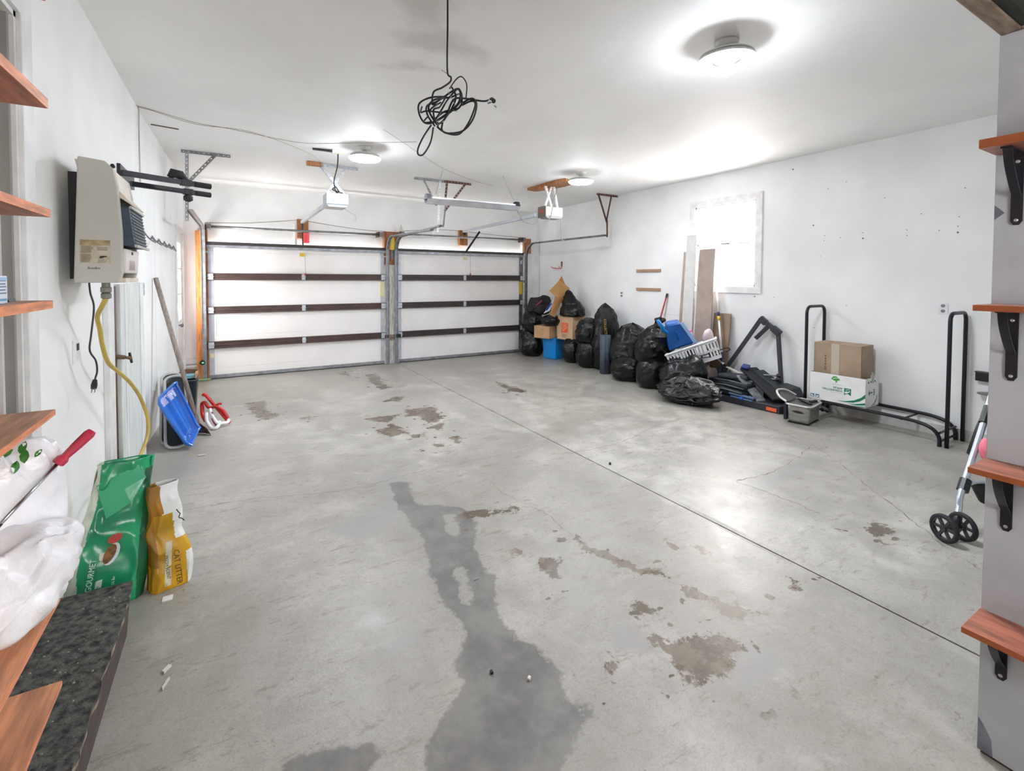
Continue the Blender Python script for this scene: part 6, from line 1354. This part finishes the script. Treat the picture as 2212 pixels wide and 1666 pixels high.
for i, (a, b) in enumerate((((5.62,3.90,.34),(5.62,3.22,.43)),((5.64,3.88,.30),(5.64,3.24,.38)),((5.60,3.86,.24),(5.60,3.26,.32)))):
    MB().tube([a, b], .010, 8).build('rod', M_steel, ch); MB().tube([Vector(b)+Vector((0,.02,0)), Vector(b)+Vector((0,-.03,.005))], .022, 8).build('rod_cap', M_black, ch)
ch2 = thing('folded_chair', 'bundle of folded black chairs nearest the shiny garbage bag', 'chair', (5.35,3.8,.16), 'folded camping chairs')
slabp((5.46,4.00,.27),(5.40,3.42,.27),.18,.07,'fabric_roll',M_fabric,ch2,bev=.03)
slabp((5.36,4.02,.20),(5.32,3.44,.185),.16,.07,'fabric_roll',M_fabric,ch2,bev=.03)
slabp((5.52,3.92,.33),(5.52,3.50,.36),.20,.06,'fabric_fold',mat('charcoal_nylon',(52,56,62),.7,var=.2,scale=12),ch2,bev=.025)
for i, (z, x) in enumerate(((.31,5.36),(.265,5.29),(.22,5.255))): MB().tube([(x,3.98,z-.02),(x,3.70,z),(x,3.45,z-.01)], .011, 8).build('pole', mat('dark_grey_pole',(86,92,98),.4,metal=.4), ch2, smooth=True)
slabp((5.262,3.62,.185),(5.268,3.30,.18),.045,.02,'blue_sleeve',mat('slate_blue_sleeve',(92,116,152),.5),ch2,bev=.004); slabp((5.258,3.60,.152),(5.262,3.32,.148),.03,.02,'blue_sleeve',mat('slate_blue_sleeve',(92,116,152),.5),ch2,bev=.004)
MB().tube([(5.25,3.47,.155),(5.245,3.43,.15)], .018, 8).build('blue_cap', mat('vivid_blue_cap',(40,96,200),.4), ch2)
ws = thing('white_pole', 'white jointed pole lying behind the folded chairs', 'pole', (5.65,3.95,.4))
MB().tube([(5.68,4.15,.53),(5.66,3.98,.44)], .014, 8).build('tube', M_white_pl, ws); MB().tube([(5.66,3.98,.44),(5.65,3.93,.42)], .018, 8).build('joint', M_black, ws); MB().bar((5.65,3.93,.42),(5.64,3.62,.335),.05,.012).build('flat_blade', mat('ivory_blade',(232,230,222),.5), ws)
tag(blob((5.48,4.06), .09, .09, fz(4)+.08, .28, 41, 22, 16, wr=.14).build('grey_rag', mat('taupe_rag',(134,122,116),.85,var=.2), smooth=True), 'taupe rag bundle below the white pole', 'rag')

# log rack and its boxes
lr = thing('log_rack', 'black tubular log rack standing along the right wall', 'rack', (5.63,2.2,fz(2.2)))
xn, xf_ = 5.445, 5.815
for y, lab in ((1.615,''),(2.825,'')):
    z0 = fz(y); r = .07; p = [(xn,y,z0),(xn,y,.7),(xn,y,1.285-r)] + [(xn+r-r*math.cos(a),y,1.285-r+r*math.sin(a)) for a in [math.pi/2*i/5 for i in range(1,6)]] + [(xf_-r+r*math.sin(a),y,1.285-r+r*math.cos(a)) for a in [math.pi/2*i/5 for i in range(0,6)]] + [(xf_,y,.7),(xf_,y,z0)]
    MB().tube(p, .0165, 10).build('end_hoop', M_blackm, lr, smooth=True)
    for z in (.13,.21): MB().tube([(xn,y+(.05 if y < 2 else -.05),z),(xf_,y+(.05 if y < 2 else -.05),z)], .010, 8).build('cross_bar', M_blackm, lr)
for x in (xn, xf_):
    p = curve_pts([(x,1.665,fz(1.66)),(x,1.67,.17),(x,1.72,.235),(x,1.83,.268),(x,2.0,.275),(x,2.45,.275),(x,2.62,.268),(x,2.72,.235),(x,2.77,.17),(x,2.775,fz(2.77))], 5)
    MB().tube(p, .0165, 10).build('long_rail', M_blackm, lr, smooth=True)
for y in (1.95, 2.5): MB().tube([(xn,y,.262),(xf_,y,.262)], .009, 8).build('cross_bar', M_blackm, lr)
ab, K, d1, d2 = carton('fruit_box', 'white fruit box with green print lying upside down on the log rack', (5.435,2.24), 92, .53, .30, .293, .585, mat('white_box_card',(238,238,236),.6,var=.03), open_top=True)
Kz = K + Vector((0,0,.293)); P0 = Kz + d1*.53; uu = -d1; Z_ = Vector((0,0,1)); M_gp2 = mat('apple_green_print',(24,122,84),.5); nn = uu.cross(Z_).normalized()
face(ab, 'swoosh', M_gp2, P0, uu, Z_, [(.27,.028),(.35,.036),(.43,.062),(.49,.10),(.525,.14),(.525,.10),(.48,.062),(.42,.036),(.35,.026)])
face(ab, 'swoosh', M_gp2, P0, uu, Z_, [(.37,.018),(.44,.026),(.525,.052),(.525,.030),(.45,.016)])
face(ab, 'swoosh', M_gp2, P0, uu, Z_, [(.40,.008),(.47,.010),(.525,.018),(.525,.010),(.47,.005)])
face(ab, 'green_emblem', M_gp2, P0, uu, Z_, [(.338,.17),(.40,.17),(.40,.098),(.369,.118),(.338,.098)])
face(ab, 'emblem_mark', mat('white_emblem_mark',(232,238,234),.5), P0, uu, Z_, [(.345,.118),(.357,.114),(.366,.122),(.378,.128),(.394,.142),(.388,.148),(.372,.136),(.36,.140),(.349,.135),(.343,.126)], .003)
face(ab, 'emblem_mark', mat('white_emblem_mark',(232,238,234),.5), P0, uu, Z_, [(.350,.150),(.388,.158),(.388,.163),(.350,.156)], .003)
face(ab, 'leaf_emblem', mat('bright_green_print',(70,160,70),.5), P0, uu, Z_, [(.215,.245),(.235,.275),(.262,.278),(.285,.262),(.300,.242),(.275,.236),(.268,.215),(.255,.205),(.262,.225),(.24,.232)])
face(ab, 'emblem_mark', mat('white_emblem_mark',(232,238,234),.5), P0, uu, Z_, [(.232,.252),(.255,.262),(.285,.262),(.285,.258),(.257,.257),(.234,.248)], .003)
up_side = dict(m=M_gp2, parent=ab)
text('WASHINGTON', P0 + uu*.325 + Z_*.142 + nn*.003, -uu, -Z_, .028, M_gp2, ab, sx=1.0); text('APPLES', P0 + uu*.325 + Z_*.170 + nn*.003, -uu, -Z_, .028, M_gp2, ab)
face(ab, 'print_line', mat('grey_green_print',(120,150,136),.6), P0, uu, Z_, [(.225,.192),(.325,.192),(.325,.194),(.225,.194)]); face(ab, 'print_line', mat('grey_green_print',(120,150,136),.6), P0, uu, Z_, [(.205,.108),(.325,.108),(.325,.110),(.205,.110)])
M_sq = mat('blue_grey_symbol',(90,130,150),.6)
for i in range(2): 
    face(ab, 'handling_symbol', M_sq, P0, uu, Z_, [(.015+.05*i,.02),(.053+.05*i,.02),(.053+.05*i,.055),(.015+.05*i,.055)]); face(ab, 'symbol_inner', mat('white_box_card',(238,238,236),.6), P0, uu, Z_, [(.022+.05*i,.026),(.046+.05*i,.026),(.046+.05*i,.034+.008*i),(.022+.05*i,.049-.01*i)], .003)
E0 = Kz.copy()
face(ab, 'end_arrow', mat('grey_green_end_print',(92,130,112),.6), E0, d2, Z_, [(.05,.145),(.085,.175),(.085,.152),(.15,.152),(.15,.138),(.085,.138),(.085,.115)])
face(ab, 'end_arrow', mat('grey_green_end_print',(92,130,112),.6), E0, d2, Z_, [(.17,.115),(.20,.115),(.20,.175),(.17,.175),(.17,.165),(.19,.165),(.19,.15),(.17,.15),(.17,.14),(.19,.14),(.19,.125),(.17,.125)])
face(ab, 'swoosh', mat('grey_green_end_print',(92,130,112),.6), E0, d2, Z_, [(.13,.01),(.19,.03),(.24,.07),(.26,.11),(.26,.09),(.24,.05),(.19,.015)])
face(ab, 'tape_scrap', mat('grey_tape',(180,180,176),.5), E0, d2, Z_, [(.12,.25),(.17,.25),(.17,.35),(.12,.35)], .003)
for i in range(4): face(ab, 'scuff_print', mat('scuff_grey',(120,120,118),.7), E0, d2, Z_, [(.04+.05*i,.245+.01*(i%2)),(.07+.05*i,.243),(.065+.05*i,.262),(.042+.05*i,.266)])
bb_, K, d1, d2 = carton('shipping_box', 'brown taped cardboard box standing inside the white fruit box', (5.50,2.31), 92, .45, .27, .302, .90, M_card2)
P0 = K + Z_*.302 + d1*.45
face(bb_, 'packing_tape', mat('clear_tape_sheen',(196,182,164),.25), P0, uu, Z_, [(.17,.0),(.245,.0),(.245,.598),(.17,.598)])
face(bb_, 'faded_mark', mat('faded_orange_mark',(182,142,104),.7), P0, uu, Z_, [(.27,.40),(.36,.405),(.36,.415),(.27,.41)])
for i, zz in enumerate((.455,.425,.395,.365,.335,.31)): face(bb_, 'printed_letter', mat('brown_stamp',(112,84,60),.7), P0, uu, Z_, [(.108,zz),(.121,zz),(.121,zz+(.018 if i%2 else .012)),(.108,zz+.018)])
# roaster
ro = thing('deep_fryer', 'stainless deep fryer with a black basket lid on the floor by the log rack', 'fryer', (5.2,2.75,fz(2.7)))
K, d1, d2 = obox((5.068,2.582), 100, .215, .33, 0, 0); z0 = fz(2.65)
M_ss = mat('brushed_stainless', (168,166,164), .28, metal=.85, var=.12, scale=5, stretch=(1,1,6))
def rq(i0, z): return [K+d1*i0+d2*i0+Z_*z, K+d1*(.215-i0)+d2*i0+Z_*z, K+d1*(.215-i0)+d2*(.33-i0)+Z_*z, K+d1*i0+d2*(.33-i0)+Z_*z]
MB().hexa(rq(.008,z0+.012)+rq(0,.262)).build('body', M_ss, ro, bevel=.022)
MB().hexa(rq(.012,z0+.001)+rq(.010,z0+.014)).build('base', M_black, ro, bevel=.004)
def rimq(o_, n=6):
    out = []
    for cx_, cy_, a0 in ((.215+o_-.05,.33+o_-.05,0),(-o_+.05,.33+o_-.05,90),(-o_+.05,-o_+.05,180),(.215+o_-.05,-o_+.05,270)):
        for i in range(n+1):
            a = math.radians(a0+90*i/n); out.append((cx_+.05*math.cos(a), cy_+.05*math.sin(a)))
    return out
rm = [K+d1*a+d2*b+Z_*.272 for a, b in rimq(.014)]
MB().tube(rm, .011, 8, closed=True).build('rim', mat('pale_rim',(206,204,200),.3,metal=.5), ro, smooth=True)
MB().prism(rimq(.002), K+Z_*.266, d1, d2, Z_*.012).build('lid', mat('grey_lid_filter',(96,98,96),.45,metal=.3,var=.2), ro)
lw = K + d1*.24 + d2*.10
MB().tube(curve_pts([K+d1*.22+d2*.01+Z_*.29, K+d1*.30+d2*.03+Z_*.33, K+d1*.36+d2*.14+Z_*.365, K+d1*.32+d2*.26+Z_*.36, K+d1*.23+d2*.31+Z_*.31],7), .013, 8).build('lid_handle', mat('pale_rim',(206,204,200),.3,metal=.5), ro, smooth=True)
MB().add([K+d1*.21+d2*.03+Z_*.285, K+d1*.30+d2*.05+Z_*.325, K+d1*.34+d2*.15+Z_*.352, K+d1*.30+d2*.26+Z_*.345, K+d1*.21+d2*.29+Z_*.295], [(0,1,2,3,4)]).build('tilted_lid', mat('dark_lid_glass',(60,64,62),.3), ro, solid=.008)
MB().bar(K+d1*.02+d2*.10+Z_*.284, K+d1*.17+d2*.20+Z_*.30, .03, .02).build('basket_handle', M_black, ro, bevel=.005); MB().bar(K+d1*.06+d2*.20+Z_*.286, K+d1*.03+d2*.30+Z_*.29, .03, .02).build('latch', M_black, ro, bevel=.005)
MB().tube([K+d1*.02+d2*.335+Z_*.235, K-d1*.01+d2*.42+Z_*.20, K-d1*.03+d2*.50+Z_*.165], [.008,.016,.014], 8).build('side_handle', mat('grey_handle',(126,128,134),.4), ro, smooth=True)
face(ro, 'front_handle_slot', mat('slot_dark',(44,42,40),.5), K+d1*.215, -d1, Z_, [(.05,.205),(.09,.215),(.135,.212),(.165,.197),(.13,.190),(.085,.192)], .005)
MB().hexa([K+d1*.215-d2*.002+Z_*.10, K+d1*.245-d2*.002+Z_*.10, K+d1*.245+d2*.05+Z_*.10, K+d1*.215+d2*.05+Z_*.10, K+d1*.215-d2*.002+Z_*.265, K+d1*.245-d2*.002+Z_*.265, K+d1*.245+d2*.05+Z_*.265, K+d1*.215+d2*.05+Z_*.265]).build('control_box', mat('navy_black',(30,32,44),.4), ro, bevel=.004)
